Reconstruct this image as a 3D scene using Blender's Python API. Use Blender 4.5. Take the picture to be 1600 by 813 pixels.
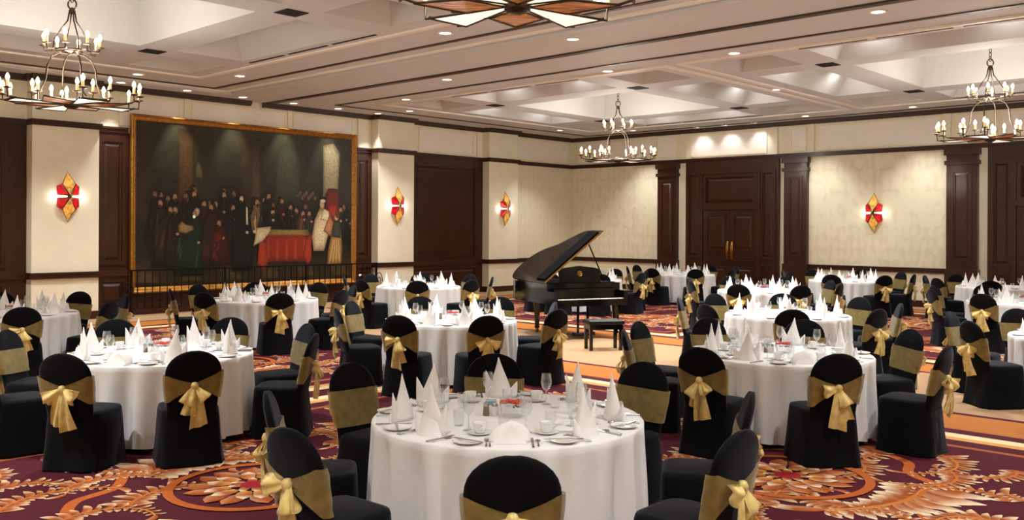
import bpy, math, random
from mathutils import Vector, Matrix
random.seed(7)
PI = math.pi
sc = bpy.context.scene
COL = sc.collection
for o in list(bpy.data.objects):
    bpy.data.objects.remove(o)

# ------------------------------------------------------------------ camera
YAW = math.radians(43.15)
EYE = 1.97
cam_d = bpy.data.cameras.new('camera')
cam_d.sensor_width = 36.0
cam_d.lens = 36.0 * 1430.0 / 1600.0
cam_d.shift_y = -(406.5 - 357.0) / 1600.0
cam_d.clip_end = 200
cam = bpy.data.objects.new('camera', cam_d)
COL.objects.link(cam)
cam.matrix_world = (Matrix.Translation((0, 0, EYE)) @ Matrix.Rotation(YAW, 4, 'Z')
                    @ Matrix.Rotation(PI / 2, 4, 'X') @ Matrix.Rotation(0.0054, 4, 'Z'))
sc.camera = cam

# ------------------------------------------------------------------ world, exposure
w = bpy.data.worlds.new('world')
sc.world = w
w.use_nodes = True
w.node_tree.nodes['Background'].inputs[0].default_value = (1.0, 0.93, 0.84, 1)
w.node_tree.nodes['Background'].inputs[1].default_value = 0.05
sc.view_settings.view_transform = 'Standard'
sc.view_settings.look = 'None'
sc.view_settings.gamma = 1.0
sc.view_settings.use_curve_mapping = False
sc.view_settings.exposure = 0.3
WARM = (1.0, 0.94, 0.85)
WARM2 = (1.0, 0.985, 0.965)
P_CHAND = 170.0       # watts per point light in a chandelier tier
P_DOWN = 620.0        # watts per recessed downlight
P_WALL = 210.0        # watts per wall-washing spot

RT = Vector((math.cos(YAW), math.sin(YAW), 0))
FW = Vector((-math.sin(YAW), math.cos(YAW), 0))
def cw(lat, dep, z=0.0):
    """a place given by its distance to the right of and ahead of the photographer, on the floor"""
    v = RT * lat + FW * dep
    return Vector((v.x, v.y, z))

# room sizes
XL, XR, YB, YF = -20.05, 1.8, 24.4, -1.0
ZC = 5.05

# ------------------------------------------------------------------ materials
def lin(c):
    return tuple(((v / 255) / 12.92 if v / 255 <= 0.04045 else ((v / 255 + 0.055) / 1.055) ** 2.4) for v in c)
class NT:
    def __init__(s, name):
        s.m = bpy.data.materials.new(name); s.m.use_nodes = True
        s.t = s.m.node_tree; s.n = s.t.nodes; s.b = s.n['Principled BSDF']; s.out = s.n['Material Output']
    def add(s, t, **k):
        n = s.n.new(t)
        for a, v in k.items(): setattr(n, a, v)
        return n
    def link(s, a, b): s.t.links.new(a, b)
    def math(s, op, a, b=None, clamp=False):
        n = s.add('ShaderNodeMath', operation=op); n.use_clamp = clamp
        for i, v in enumerate((a, b)):
            if v is None: continue
            if isinstance(v, (int, float)): n.inputs[i].default_value = v
            else: s.link(v, n.inputs[i])
        return n.outputs[0]
def mat(name, rgb, rough=0.5, metal=0.0, var=0.12, scale=8.0, bump=0.0, bscale=60.0, stretch=None, spec=None, sheen=0.0, emit=None, estr=0.0, coat=0.0, tint=None):
    q = NT(name); c = lin(rgb); b = q.b
    tc = q.add('ShaderNodeTexCoord'); src = tc.outputs['Object']
    if stretch:
        mp = q.add('ShaderNodeMapping'); mp.inputs['Scale'].default_value = stretch
        q.link(src, mp.inputs[0]); src = mp.outputs[0]
    nz = q.add('ShaderNodeTexNoise'); nz.inputs['Scale'].default_value = scale; nz.inputs['Detail'].default_value = 4
    q.link(src, nz.inputs['Vector'])
    rp = q.add('ShaderNodeValToRGB')
    rp.color_ramp.elements[0].position = 0.3; rp.color_ramp.elements[1].position = 0.7
    rp.color_ramp.elements[0].color = (*[v * (1 - var) for v in c], 1)
    rp.color_ramp.elements[1].color = (*[min(1, v * (1 + var)) for v in c], 1)
    q.link(nz.outputs[0], rp.inputs[0]); q.link(rp.outputs[0], b.inputs['Base Color'])
    b.inputs['Roughness'].default_value = rough; b.inputs['Metallic'].default_value = metal
    if spec is not None: b.inputs['Specular IOR Level'].default_value = spec
    if sheen: b.inputs['Sheen Weight'].default_value = sheen; b.inputs['Sheen Roughness'].default_value = 0.4
    if tint: b.inputs['Sheen Tint'].default_value = (*tint, 1)
    if coat: b.inputs['Coat Weight'].default_value = coat; b.inputs['Coat Roughness'].default_value = 0.08
    if bump:
        n2 = q.add('ShaderNodeTexNoise'); n2.inputs['Scale'].default_value = bscale; n2.inputs['Detail'].default_value = 3
        q.link(src, n2.inputs['Vector'])
        bp = q.add('ShaderNodeBump'); bp.inputs['Strength'].default_value = bump; bp.inputs['Distance'].default_value = 0.01
        q.link(n2.outputs[0], bp.inputs['Height']); q.link(bp.outputs[0], b.inputs['Normal'])
    if emit:
        b.inputs['Emission Color'].default_value = (*lin(emit), 1); b.inputs['Emission Strength'].default_value = estr
        if var > .3:
            r3 = q.add('ShaderNodeValToRGB'); r3.color_ramp.elements[0].position = .35; r3.color_ramp.elements[1].position = .65; ec = lin(emit)
            r3.color_ramp.elements[0].color = (*[v * .3 for v in ec], 1); r3.color_ramp.elements[1].color = (*[v * 1.5 for v in ec], 1)
            q.link(nz.outputs[0], r3.inputs[0]); q.link(r3.outputs[0], b.inputs['Emission Color'])
    return q.m
def colmat(name, rough=0.8, bump=0.0, spec=0.3, mixw=.6):
    q = NT(name)
    a = q.add('ShaderNodeAttribute'); a.attribute_name = 'Col'
    nz = q.add('ShaderNodeTexNoise'); nz.inputs['Scale'].default_value = 22; nz.inputs['Detail'].default_value = 5
    tc = q.add('ShaderNodeTexCoord'); q.link(tc.outputs['Object'], nz.inputs['Vector'])
    mx = q.add('ShaderNodeMix', data_type='RGBA', blend_type='MULTIPLY'); mx.inputs[0].default_value = mixw
    q.link(a.outputs['Color'], mx.inputs[6]); 
    r = q.add('ShaderNodeValToRGB'); r.color_ramp.elements[0].position = 0.3; r.color_ramp.elements[1].position = 0.65
    r.color_ramp.elements[0].color = (0.35, 0.33, 0.3, 1); q.link(nz.outputs[0], r.inputs[0]); q.link(r.outputs[0], mx.inputs[7])
    q.link(mx.outputs[2], q.b.inputs['Base Color'])
    q.b.inputs['Roughness'].default_value = rough; q.b.inputs['Specular IOR Level'].default_value = spec
    return q.m
def glassmat(name, tint=(0.93, 0.95, 0.955), alpha=0.82):
    q = NT(name); q.n.remove(q.b)
    tr = q.add('ShaderNodeBsdfTransparent'); tr.inputs[0].default_value = (*tint, 1)
    gl = q.add('ShaderNodeBsdfGlossy'); gl.inputs['Roughness'].default_value = 0.03
    gl.inputs[0].default_value = (0.95, 0.97, 1, 1)
    lw = q.add('ShaderNodeLayerWeight'); lw.inputs[0].default_value = 0.35
    f = q.math('MULTIPLY_ADD', lw.outputs['Facing'], 0.85); q.n[-1].inputs[2].default_value = 0.08
    mx = q.add('ShaderNodeMixShader'); q.link(f, mx.inputs[0]); q.link(tr.outputs[0], mx.inputs[1]); q.link(gl.outputs[0], mx.inputs[2])
    q.link(mx.outputs[0], q.out.inputs[0])
    return q.m
def organza(name, rgb, tr=0.25):
    q = NT(name); c = lin(rgb)
    wv = q.add('ShaderNodeTexNoise'); wv.inputs['Scale'].default_value = 14
    tc = q.add('ShaderNodeTexCoord'); q.link(tc.outputs['Object'], wv.inputs['Vector'])
    rp = q.add('ShaderNodeValToRGB'); rp.color_ramp.elements[0].position = .3; rp.color_ramp.elements[1].position = .7
    rp.color_ramp.elements[0].color = (*[v * .75 for v in c], 1); rp.color_ramp.elements[1].color = (*[min(1, v * 1.2) for v in c], 1)
    q.link(wv.outputs[0], rp.inputs[0]); q.link(rp.outputs[0], q.b.inputs['Base Color'])
    q.b.inputs['Roughness'].default_value = 0.42; q.b.inputs['Sheen Weight'].default_value = 0.3
    q.b.inputs['Metallic'].default_value = 0.05
    t = q.add('ShaderNodeBsdfTransparent'); mx = q.add('ShaderNodeMixShader'); mx.inputs[0].default_value = tr
    q.link(q.b.outputs[0], mx.inputs[1]); q.link(t.outputs[0], mx.inputs[2]); q.link(mx.outputs[0], q.out.inputs[0])
    return q.m
def floormat():
    q = NT('banquet_carpet')
    g = q.add('ShaderNodeNewGeometry'); sx = q.add('ShaderNodeSeparateXYZ'); q.link(g.outputs['Position'], sx.inputs[0])
    u = q.math('ABSOLUTE', q.math('ADD', sx.outputs[0], 9.1))
    du = q.math('SUBTRACT', q.math('ABSOLUTE', q.math('SUBTRACT', u, 4.31)), 3.52)
    v = q.math('ABSOLUTE', q.math('SUBTRACT', sx.outputs[1], 11.85))
    dv = q.math('SUBTRACT', q.math('ABSOLUTE', q.math('SUBTRACT', v, 6.55)), 3.53)
    d = q.math('DIVIDE', q.math('MAXIMUM', du, dv), 4.0)
    rp = q.add('ShaderNodeValToRGB'); cr = rp.color_ramp; cr.interpolation = 'CONSTANT'
    D = lin((80, 22, 37)); O = lin((172, 106, 50)); CR = lin((226, 206, 164)); T = lin((168, 136, 102)); G = lin((208, 152, 86)); RO = lin((158, 88, 46))
    stops = [(0.0, D), (0.004, RO), (0.08, D), (0.30, G), (0.43, CR), (0.60, D), (0.80, O), (1.58, D), (1.70, T)]
    cr.elements[0].position = 0; cr.elements[0].color = (*D, 1)
    cr.elements[1].position = stops[1][0] / 4; cr.elements[1].color = (*stops[1][1], 1)
    for p, c in stops[2:]:
        e = cr.elements.new(p / 4); e.color = (*c, 1)
    q.link(d, rp.inputs[0])
    nz = q.add('ShaderNodeTexNoise'); nz.inputs['Scale'].default_value = 90; nz.inputs['Detail'].default_value = 6
    q.link(g.outputs['Position'], nz.inputs['Vector'])
    r2 = q.add('ShaderNodeValToRGB'); r2.color_ramp.elements[0].position = .3; r2.color_ramp.elements[1].position = .7
    r2.color_ramp.elements[0].color = (.72, .72, .72, 1)
    q.link(nz.outputs[0], r2.inputs[0])
    mx = q.add('ShaderNodeMix', data_type='RGBA', blend_type='MULTIPLY'); mx.inputs[0].default_value = .8
    q.link(rp.outputs[0], mx.inputs[6]); q.link(r2.outputs[0], mx.inputs[7])
    q.link(mx.outputs[2], q.b.inputs['Base Color']); q.b.inputs['Roughness'].default_value = 0.9
    q.b.inputs['Specular IOR Level'].default_value = 0.15
    return q.m
def wallpapermat():
    q = NT('damask_wallpaper')
    tc = q.add('ShaderNodeTexCoord')
    mp = q.add('ShaderNodeMapping'); mp.inputs['Scale'].default_value = (3.2, 3.2, 2.0); q.link(tc.outputs['Object'], mp.inputs[0])
    wv = q.add('ShaderNodeTexWave', wave_type='RINGS'); wv.inputs['Scale'].default_value = 1.1; wv.inputs['Distortion'].default_value = 9; wv.inputs['Detail'].default_value = 3
    vo = q.add('ShaderNodeTexVoronoi'); vo.inputs['Scale'].default_value = 1.6; vo.inputs['Randomness'].default_value = 0.15
    q.link(mp.outputs[0], wv.inputs[0]); q.link(mp.outputs[0], vo.inputs['Vector'])
    s = q.math('MULTIPLY', wv.outputs['Fac'], vo.outputs['Distance'])
    rp = q.add('ShaderNodeValToRGB'); rp.color_ramp.elements[0].position = .15; rp.color_ramp.elements[1].position = .5
    rp.color_ramp.elements[0].color = (*lin((224, 215, 188)), 1); rp.color_ramp.elements[1].color = (*lin((214, 204, 176)), 1)
    q.link(s, rp.inputs[0]); q.link(rp.outputs[0], q.b.inputs['Base Color']); q.b.inputs['Roughness'].default_value = .55
    return q.m

M = dict(
    cream=mat('cream_plaster', (230, 222, 198), .6, var=.03, scale=3),
    frieze=mat('pale_frieze_paint', (238, 226, 196), .55, var=.03, scale=3),
    field=mat('frieze_field_paint', (236, 228, 218), .55, var=.02, scale=3),
    ceil=mat('ceiling_paint', (205, 206, 209), .7, var=.02, scale=2),
    coffer=mat('coffer_paint', (194, 193, 190), .7, var=.02, scale=2),
    wood=mat('dark_mahogany', (54, 26, 13), .36, spec=.3, var=.3, scale=5, stretch=(6, 6, .5), coat=.15),
    wood2=mat('mahogany_rail', (58, 29, 16), .34, spec=.3, var=.25, scale=6, stretch=(1, 1, 4), coat=.1),
    trim=mat('dark_ceiling_trim', (60, 38, 22), .5, var=.2, scale=4),
    black=mat('vent_black', (8, 8, 8), .8, var=.1),
    floor=floormat(), paper=wallpapermat(),
    scroll=colmat('carpet_scroll_dye', .92, spec=.1, mixw=.2), paint=colmat('oil_paint', .45, spec=.3),
    cloth=mat('white_linen', (236, 237, 239), .75, var=.03, scale=5, bump=.15, bscale=30, sheen=.2),
    napkin=mat('napkin_linen', (242, 241, 240), .7, var=.03, scale=20, bump=.1, bscale=80),
    cover=mat('black_chair_cover', (11, 11, 15), .75, var=.2, scale=6, bump=.12, bscale=14, spec=.08, sheen=.12, tint=(.72, .8, 1)),
    sash=organza('olive_gold_organza', (164, 144, 80), .38),
    bow=organza('gold_organza', (242, 214, 136), .22),
    china=mat('white_china', (240, 240, 238), .15, var=.01, spec=.6),
    steel=mat('polished_steel', (190, 188, 184), .18, 1.0, var=.05),
    glass=glassmat('clear_glass'),
    brass=mat('brass', (176, 128, 56), .3, 1.0, var=.15),
    gilt=mat('gilt_frame', (170, 118, 50), .38, .75, var=.3, scale=14, bump=.3, bscale=40),
    iron=mat('black_iron', (16, 14, 13), .4, .6, var=.2),
    bronze=mat('bronze_metal', (74, 62, 50), .38, .8, var=.25, scale=12),
    ebony=mat('piano_lacquer', (7, 6, 6), .12, var=.1, spec=.4),
    matte=mat('matte_black_felt', (6, 6, 6), .8, var=.1, spec=.05),
    ivory=mat('ivory_keys', (236, 232, 220), .25, var=.02),
    candle=mat('candle_sleeve', (236, 214, 160), .5, var=.05, emit=(255, 200, 110), estr=.5),
    bulb=mat('lit_bulb', (255, 240, 210), .3, var=.01, emit=(255, 232, 190), estr=9.0),
    lamp=mat('lit_downlight', (255, 245, 225), .3, var=.01, emit=(255, 242, 222), estr=7.0),
    ring=mat('downlight_ring', (235, 228, 215), .5, var=.02),
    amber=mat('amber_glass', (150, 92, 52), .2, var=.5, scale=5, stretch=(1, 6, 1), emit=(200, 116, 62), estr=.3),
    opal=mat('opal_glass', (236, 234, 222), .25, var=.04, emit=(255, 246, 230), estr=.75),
    s_amber=mat('lit_amber_glass', (190, 140, 70), .2, var=.5, scale=9, emit=(240, 175, 80), estr=.5),
    s_red=mat('lit_red_glass', (150, 10, 24), .15, var=.4, scale=9, emit=(215, 8, 24), estr=.5),
    s_glow=mat('lit_opal_slit', (255, 240, 200), .3, var=.02, emit=(255, 232, 170), estr=3.0),
    flower=mat('red_petals', (226, 62, 40), .5, var=.3, scale=30),
    leaf=mat('green_leaf', (70, 110, 60), .5, var=.3, scale=30),
    sachet_b=mat('blue_sachet', (110, 180, 205), .6), sachet_p=mat('pink_sachet', (220, 120, 150), .6), sachet_w=mat('white_sachet', (240, 238, 230), .6),
    pepper=mat('pepper_fill', (120, 105, 88), .6, var=.3, scale=80), salt=mat('salt_fill', (240, 238, 232), .6, var=.04, scale=80),
    leather=mat('black_leather', (12, 11, 11), .4, spec=.25, bump=.3, bscale=120),
)

# ------------------------------------------------------------------ mesh helpers
class MB:
    def __init__(s): s.v = []; s.f = []; s.c = []
    def add(s, vs, fs, col=None):
        o = len(s.v); s.v += [tuple(p) for p in vs]; s.f += [tuple(i + o for i in f) for f in fs]
        if col is not None: s.c += ([col] * len(vs) if not isinstance(col, list) else col)
        return s
    def box(s, x0, x1, y0, y1, z0, z1):
        return s.add([(x0, y0, z0), (x1, y0, z0), (x1, y1, z0), (x0, y1, z0), (x0, y0, z1), (x1, y0, z1), (x1, y1, z1), (x0, y1, z1)],
                     [(0, 3, 2, 1), (4, 5, 6, 7), (0, 1, 5, 4), (1, 2, 6, 5), (2, 3, 7, 6), (3, 0, 4, 7)])
    def lathe(s, prof, n=16, c=(0, 0, 0), cap0=False, cap1=False):
        vs = []; fs = []
        for r, z in prof:
            for k in range(n):
                a = 2 * PI * k / n; vs.append((c[0] + r * math.cos(a), c[1] + r * math.sin(a), c[2] + z))
        for i in range(len(prof) - 1):
            for k in range(n):
                fs.append((i * n + k, i * n + (k + 1) % n, (i + 1) * n + (k + 1) % n, (i + 1) * n + k))
        if cap0: fs.append(tuple(range(n))[::-1])
        if cap1: fs.append(tuple((len(prof) - 1) * n + k for k in range(n)))
        return s.add(vs, fs)
    def rings(s, rings, cap0=True, cap1=True):
        n = len(rings[0]); vs = [p for r in rings for p in r]; fs = []
        for i in range(len(rings) - 1):
            for k in range(n):
                fs.append((i * n + k, i * n + (k + 1) % n, (i + 1) * n + (k + 1) % n, (i + 1) * n + k))
        if cap0: fs.append(tuple(range(n))[::-1])
        if cap1: fs.append(tuple((len(rings) - 1) * n + k for k in range(n)))
        return s.add(vs, fs)
    def tube(s, pts, r, n=8, closed=False):
        pts = [Vector(p) for p in pts]; rs = []; m = len(pts)
        rr = r if isinstance(r, (list, tuple)) else [r] * m
        for i, p in enumerate(pts):
            a = pts[(i - 1) % m] if (closed or i > 0) else p
            b = pts[(i + 1) % m] if (closed or i < m - 1) else p
            t = (b - a).normalized()
            ref = Vector((0, 0, 1)) if abs(t.z) < .9 else Vector((1, 0, 0))
            u = t.cross(ref).normalized(); v = t.cross(u)
            rs.append([p + (u * math.cos(2 * PI * k / n) + v * math.sin(2 * PI * k / n)) * rr[i] for k in range(n)])
        if closed: rs.append(rs[0]); return s.rings(rs, False, False)
        return s.rings(rs)
    def prism(s, poly, z0, z1):
        n = len(poly)
        vs = [(x, y, z0) for x, y in poly] + [(x, y, z1) for x, y in poly]
        fs = [tuple(range(n))[::-1], tuple(range(n, 2 * n))] + [(k, (k + 1) % n, n + (k + 1) % n, n + k) for k in range(n)]
        return s.add(vs, fs)
    def grid(s, fn, nu, nv):
        vs = [fn(i / nu, j / nv) for i in range(nu + 1) for j in range(nv + 1)]
        fs = [(i * (nv + 1) + j, (i + 1) * (nv + 1) + j, (i + 1) * (nv + 1) + j + 1, i * (nv + 1) + j + 1) for i in range(nu) for j in range(nv)]
        return s.add(vs, fs)
    def mesh(s, name, material, smooth=False):
        me = bpy.data.meshes.new(name); me.from_pydata(s.v, [], s.f); me.update()
        if smooth:
            me.polygons.foreach_set('use_smooth', [True] * len(me.polygons))
        if s.c:
            ca = me.color_attributes.new('Col', 'FLOAT_COLOR', 'POINT')
            ca.data.foreach_set('color', [q for c in s.c for q in (*c, 1.0)])
        me.materials.append(M[material] if isinstance(material, str) else material)
        return me
    def build(s, name, material, parent=None, smooth=False):
        return put(name, s.mesh(name, material, smooth), parent)
def put(name, me, parent=None, loc=None, rot=None):
    o = bpy.data.objects.new(name, me); COL.objects.link(o)
    if parent: o.parent = parent
    if loc is not None: o.location = loc
    if rot is not None: o.rotation_euler = rot
    return o
def tag(o, label, cat, group=None, kind=None):
    o['label'] = label; o['category'] = cat
    if group: o['group'] = group
    if kind: o['kind'] = kind
    return o
def thing(name, loc, rz, label, cat, group=None):
    o = put(name, None, None, loc, (0, 0, rz)); o.empty_display_size = .1
    return tag(o, label, cat, group)
def structure(o, label, cat):
    return tag(o, label, cat, None, 'structure')
def B(x0, x1, y0, y1, z0, z1): return MB().box(x0, x1, y0, y1, z0, z1)
def light(name, kind, loc, power, color, parent=None, **k):
    l = bpy.data.lights.new(name, kind); l.energy = power; l.color = color
    for a, v in k.items(): setattr(l, a, v)
    return put(name, l, parent, loc)

# ------------------------------------------------------------------ floor and carpet pattern
floor = B(XL - .3, XR + .2, YF - .2, YB + .2, -.12, 0).build('floor', 'floor')
structure(floor, 'burgundy, gold and tan banquet carpet with leaf scroll panels and striped borders', 'floor')
BUR = lin((80, 22, 38)); ORA = lin((176, 92, 42)); BRN = lin((112, 44, 30)); GLD = lin((204, 140, 66)); MID = lin((166, 92, 46)); CRM = lin((244, 230, 196)); RED = lin((150, 36, 44))
def mixc(a, b, t): return tuple(a[i] * (1 - t) + b[i] * t for i in range(3))
class Decal(MB):
    def strip(s, pts, w0, w1=None, c0=ORA, c1=None, zz=.002):
        w1 = w0 if w1 is None else w1; c1 = c1 or c0; m = len(pts); vs = []; cs = []
        for i, (x, y) in enumerate(pts):
            xa, ya = pts[max(0, i - 1)]; xb, yb = pts[min(m - 1, i + 1)]
            l = math.hypot(xb - xa, yb - ya) or 1; nx, ny = -(yb - ya) / l, (xb - xa) / l
            t = i / (m - 1); ww = (w0 + (w1 - w0) * t) / 2; c = mixc(c0, c1, t)
            vs += [(x + nx * ww, y + ny * ww, zz), (x - nx * ww, y - ny * ww, zz)]; cs += [c, c]
        return s.add(vs, [(2 * i, 2 * i + 2, 2 * i + 3, 2 * i + 1) for i in range(m - 1)], cs)
    def blade(s, x, y, a, L, W, curl, c0, c1, zz=.003, n=6):
        """leaf lobe: grows from (x,y) in direction a, turning by curl"""
        vs = []; cs = []; ca = a; px_, py_ = x, y
        for i in range(n + 1):
            t = i / n; wd = W * math.sin(PI * min(1, t * .82 + .13)) ** .8 * (1 if t < 1 else .15)
            nx, ny = -math.sin(ca), math.cos(ca); c = mixc(c0, MID, t / .5) if t < .5 else mixc(MID, c1, ((t - .5) / .5) ** .9)
            dk = mixc(c, BRN, .45)
            vs += [(px_ + nx * wd / 2, py_ + ny * wd / 2, zz), (px_, py_, zz), (px_ - nx * wd / 2, py_ - ny * wd / 2, zz)]
            cs += [dk, c, mixc(c, CRM, .18)]
            ca += curl / n; px_ += math.cos(ca) * L / n; py_ += math.sin(ca) * L / n
        fs = []
        for i in range(n):
            for j in range(2): fs.append((i * 3 + j, i * 3 + j + 1, i * 3 + j + 4, i * 3 + j + 3))
        return s.add(vs, fs, cs)
    def plume(s, x, y, a, L, W, curl, n=6, side=0, warm=0.0, z=.002):
        """acanthus plume: a curling stem carrying long curved lobes, palest at their tips"""
        m = 2 * n; ca = a; pts = [(x, y)]; dirs = [ca]
        for i in range(m):
            ca += curl / m; px_, py_ = pts[-1]; pts.append((px_ + math.cos(ca) * L / m, py_ + math.sin(ca) * L / m)); dirs.append(ca)
        top = mixc(CRM, GLD, warm); cs_ = 1 if curl > 0 else -1
        for i in range(m, 0, -1):
            t = i / m; bl = W * (1.15 - .7 * t) * (.85 + .15 * math.sin(i * 2.4))
            for sd in (-1, 1):
                if side and sd != side: continue
                k = 1.0 if sd != cs_ else .7
                s.blade(*pts[i - 1], dirs[i] + sd * (.62 - .2 * t), bl * k, bl * .34, sd * 1.1, BRN if i % 2 else ORA, top, z)
                z += .00004
        s.blade(*pts[-1], dirs[-1], W * .8, W * .26, curl * .5, ORA, top, z)
        s.strip(pts, W * .13, W * .05, ORA, GLD, z + .0001)
    def rosette(s, x, y, r, z=.003):
        s.strip([(x + 1.0 * r * math.cos(k * PI / 20), y + 1.0 * r * math.sin(k * PI / 20)) for k in range(41)], r * .12, None, ORA, None, z - .0006)
        for ring, (n, rr, L, c0, c1) in enumerate([(14, .42, .42, BRN, ORA), (12, .28, .34, GLD, CRM), (8, .12, .2, ORA, CRM)]):
            for k in range(n):
                a = 2 * PI * k / n + ring * .2
                s.blade(x + rr * r * math.cos(a), y + rr * r * math.sin(a), a, L * r, L * r * .62, .3 * (-1) ** k, c0, c1, z + .0005 * ring, 4)
        vs = [(x + .17 * r * math.cos(2 * PI * k / 12), y + .17 * r * math.sin(2 * PI * k / 12), z + .0016) for k in range(12)]
        s.add(vs, [tuple(range(12))], RED)
def quadrant():
    d = Decal(); rnd = random.Random(3)
    d.rosette(1.40, 1.55, .62, .0085)
    # flowing band that cusps near the corner of the panel
    def curve(pts, n=10):
        out = []
        for i in range(len(pts) - 1):
            p0 = pts[max(0, i - 1)]; p1 = pts[i]; p2 = pts[i + 1]; p3 = pts[min(len(pts) - 1, i + 2)]
            for k in range(n):
                t = k / n
                out.append(tuple(.5 * (2 * p1[j] + (p2[j] - p0[j]) * t + (2 * p0[j] - 5 * p1[j] + 4 * p2[j] - p3[j]) * t * t + (3 * p1[j] - p0[j] - 3 * p2[j] + p3[j]) * t ** 3) for j in (0, 1)))
        return out + [pts[-1]]
    d.strip(curve([(2.62, 2.0), (2.1, 2.3), (1.9, 2.7), (1.3, 2.9), (.5, 2.6), (0, 2.75)]), .085, None, ORA, None, .0022)
    d.strip(curve([(2.62, 2.0), (2.5, 1.4), (2.75, .9), (2.5, .4), (2.6, 0)]), .085, None, ORA, None, .0022)
    d.strip(curve([(0, .9), (.5, .75), (.75, .4), (.9, 0)]), .085, None, ORA, None, .0022)
    d.plume(2.3, 2.05, -1.25, 1.25, .5, -1.1, 9, 0, 0.0)
    d.plume(.75, 2.2, 1.7, .9, .45, 1.5, 8, 0, .05)
    pl = [(2.3, 1.6), (.8, 2.5)]; tries = 0
    while len(pl) < 24 and tries < 4000:
        tries += 1; x, y = rnd.uniform(.1, 3.45), rnd.uniform(.1, 3.45)
        if math.hypot(x - 1.4, y - 1.55) < .74 or min(math.hypot(x - p[0], y - p[1]) for p in pl) < .52: continue
        pl.append((x, y)); k = rnd.choice((-1, 1))
        d.plume(x, y, math.atan2(y - 1.55, x - 1.4) + k * 1.9 + rnd.uniform(-.4, .4), rnd.uniform(.6, 1.0), rnd.uniform(.17, .27), k * rnd.uniform(1.8, 3.6), 7, 0, rnd.uniform(0, .5), .002 + .0006 * (len(pl) % 5))
    return d
qd = quadrant()
lim = 3.5
for ci, (cx, cy) in enumerate([(-4.79, 5.3), (-13.41, 5.3), (-13.41, 18.4), (-4.79, 18.4)]):
    d = MB()
    for sx in (-1, 1):
        for sy in (-1, 1):
            vs = [(cx + sx * max(-lim, min(lim, x)), cy + sy * max(-lim, min(lim, y)), z) for x, y, z in qd.v]
            d.add(vs, qd.f if sx * sy > 0 else [f[::-1] for f in qd.f], list(qd.c))
    d.add([(cx + .17 * math.cos(k), cy + .17 * math.sin(k), .004) for k in [2 * PI * i / 16 for i in range(16)]], [tuple(range(16))], RED)
    o = d.build('carpet_scrollwork', 'scroll', floor)
    o['kind'] = 'stuff'; o['label'] = 'gold and cream leaf scrolls woven into the burgundy carpet panel'

# ------------------------------------------------------------------ ceiling with coffers
BAYS = [(-13.46, 5.2), (-4.83, 5.2), (-13.82, 18.62), (-5.2, 18.62)]
SEG = [(-3.77, -2.5), (-1.83, 1.83), (2.5, 3.77)]
def cells():
    """flat ceiling between the coffer openings, one plane per row of a grid"""
    m = MB()
    for yb0, yb1, bays in [(YF - .2, 11.9, BAYS[:2]), (11.9, YB + .2, BAYS[2:])]:
        xs = sorted({XL - .3, XR + .2, *[b[0] + v for b in bays for sgm in SEG for v in sgm]})
        ys = sorted({yb0, yb1, *[bays[0][1] + v for sgm in SEG for v in sgm]})
        for i in range(len(xs) - 1):
            for j in range(len(ys) - 1):
                mx, my = (xs[i] + xs[i + 1]) / 2, (ys[j] + ys[j + 1]) / 2
                if any(any(b[0] + s0 < mx < b[0] + s1 for s0, s1 in SEG) and any(b[1] + t0 < my < b[1] + t1 for t0, t1 in SEG) for b in bays): continue
                m.add([(xs[i], ys[j], ZC), (xs[i + 1], ys[j], ZC), (xs[i + 1], ys[j + 1], ZC), (xs[i], ys[j + 1], ZC)], [(0, 3, 2, 1)])
    return m
ceiling = cells().build('ceiling', 'ceil')
structure(ceiling, 'pale coffered ceiling with recessed panels and thin dark trim lines', 'ceiling')
# roof slab closing the void above the coffers
B(XL - .3, XR + .2, YF - .2, YB + .2, ZC + 1.35, ZC + 1.45).build('ceiling_slab', 'coffer', ceiling)
for bx_, by_ in BAYS:
    for i, (s0, s1) in enumerate(SEG):
        for j, (t0, t1) in enumerate(SEG):
            big = i == 1 and j == 1
            k, h = (.12, 1.15) if big else (.5, .55)
            x0, x1, y0, y1 = bx_ + s0, bx_ + s1, by_ + t0, by_ + t1
            m = MB()
            m.add([(x0, y0, ZC), (x1, y0, ZC), (x1, y1, ZC), (x0, y1, ZC), (x0 + k, y0 + k, ZC + h), (x1 - k, y0 + k, ZC + h), (x1 - k, y1 - k, ZC + h), (x0 + k, y1 - k, ZC + h)],
                  [(0, 1, 5, 4), (1, 2, 6, 5), (2, 3, 7, 6), (3, 0, 4, 7), (4, 5, 6, 7)])
            m.build('coffer', 'coffer', ceiling)
    for sx in (-2.165, 2.165):
        for sy in (-2.2, 2.2):
            x, y = bx_ + sx, by_ + sy
            v = B(x - .17, x + .17, y - .18, y + .18, ZC - .012, ZC + .002).build('air_vent', 'black', ceiling)
            f = MB()
            for k in range(5): f.box(x - .15, x + .15, y - .15 + k * .07, y - .13 + k * .07, ZC - .016, ZC - .011)
            f.build('vent_slats', 'black', v)
    # moulding frame round the coffers
    fr = MB(); e = 4.2
    for (a0, a1, b0, b1) in [(-e, e, -e, -e + .1), (-e, e, e - .1, e), (-e, -e + .1, -e + .1, e - .1), (e - .1, e, -e + .1, e - .1)]:
        fr.box(bx_ + a0, bx_ + a1, by_ + b0, by_ + b1, ZC - .03, ZC + .001)
    fr.build('coffer_moulding', 'field', ceiling)
    for sy in (-3.95, 3.95):
        for k in (-1, 0, 1):
            B(bx_ + k * 1.31 - .58, bx_ + k * 1.31 + .58, by_ + sy - .025, by_ + sy + .025, ZC - .008, ZC + .001).build('slot_diffuser', 'black', ceiling)
disc2_me = MB().lathe([(.001, -.004), (.06, -.004)], 14).mesh('coffer_lamp', 'lamp')
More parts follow.
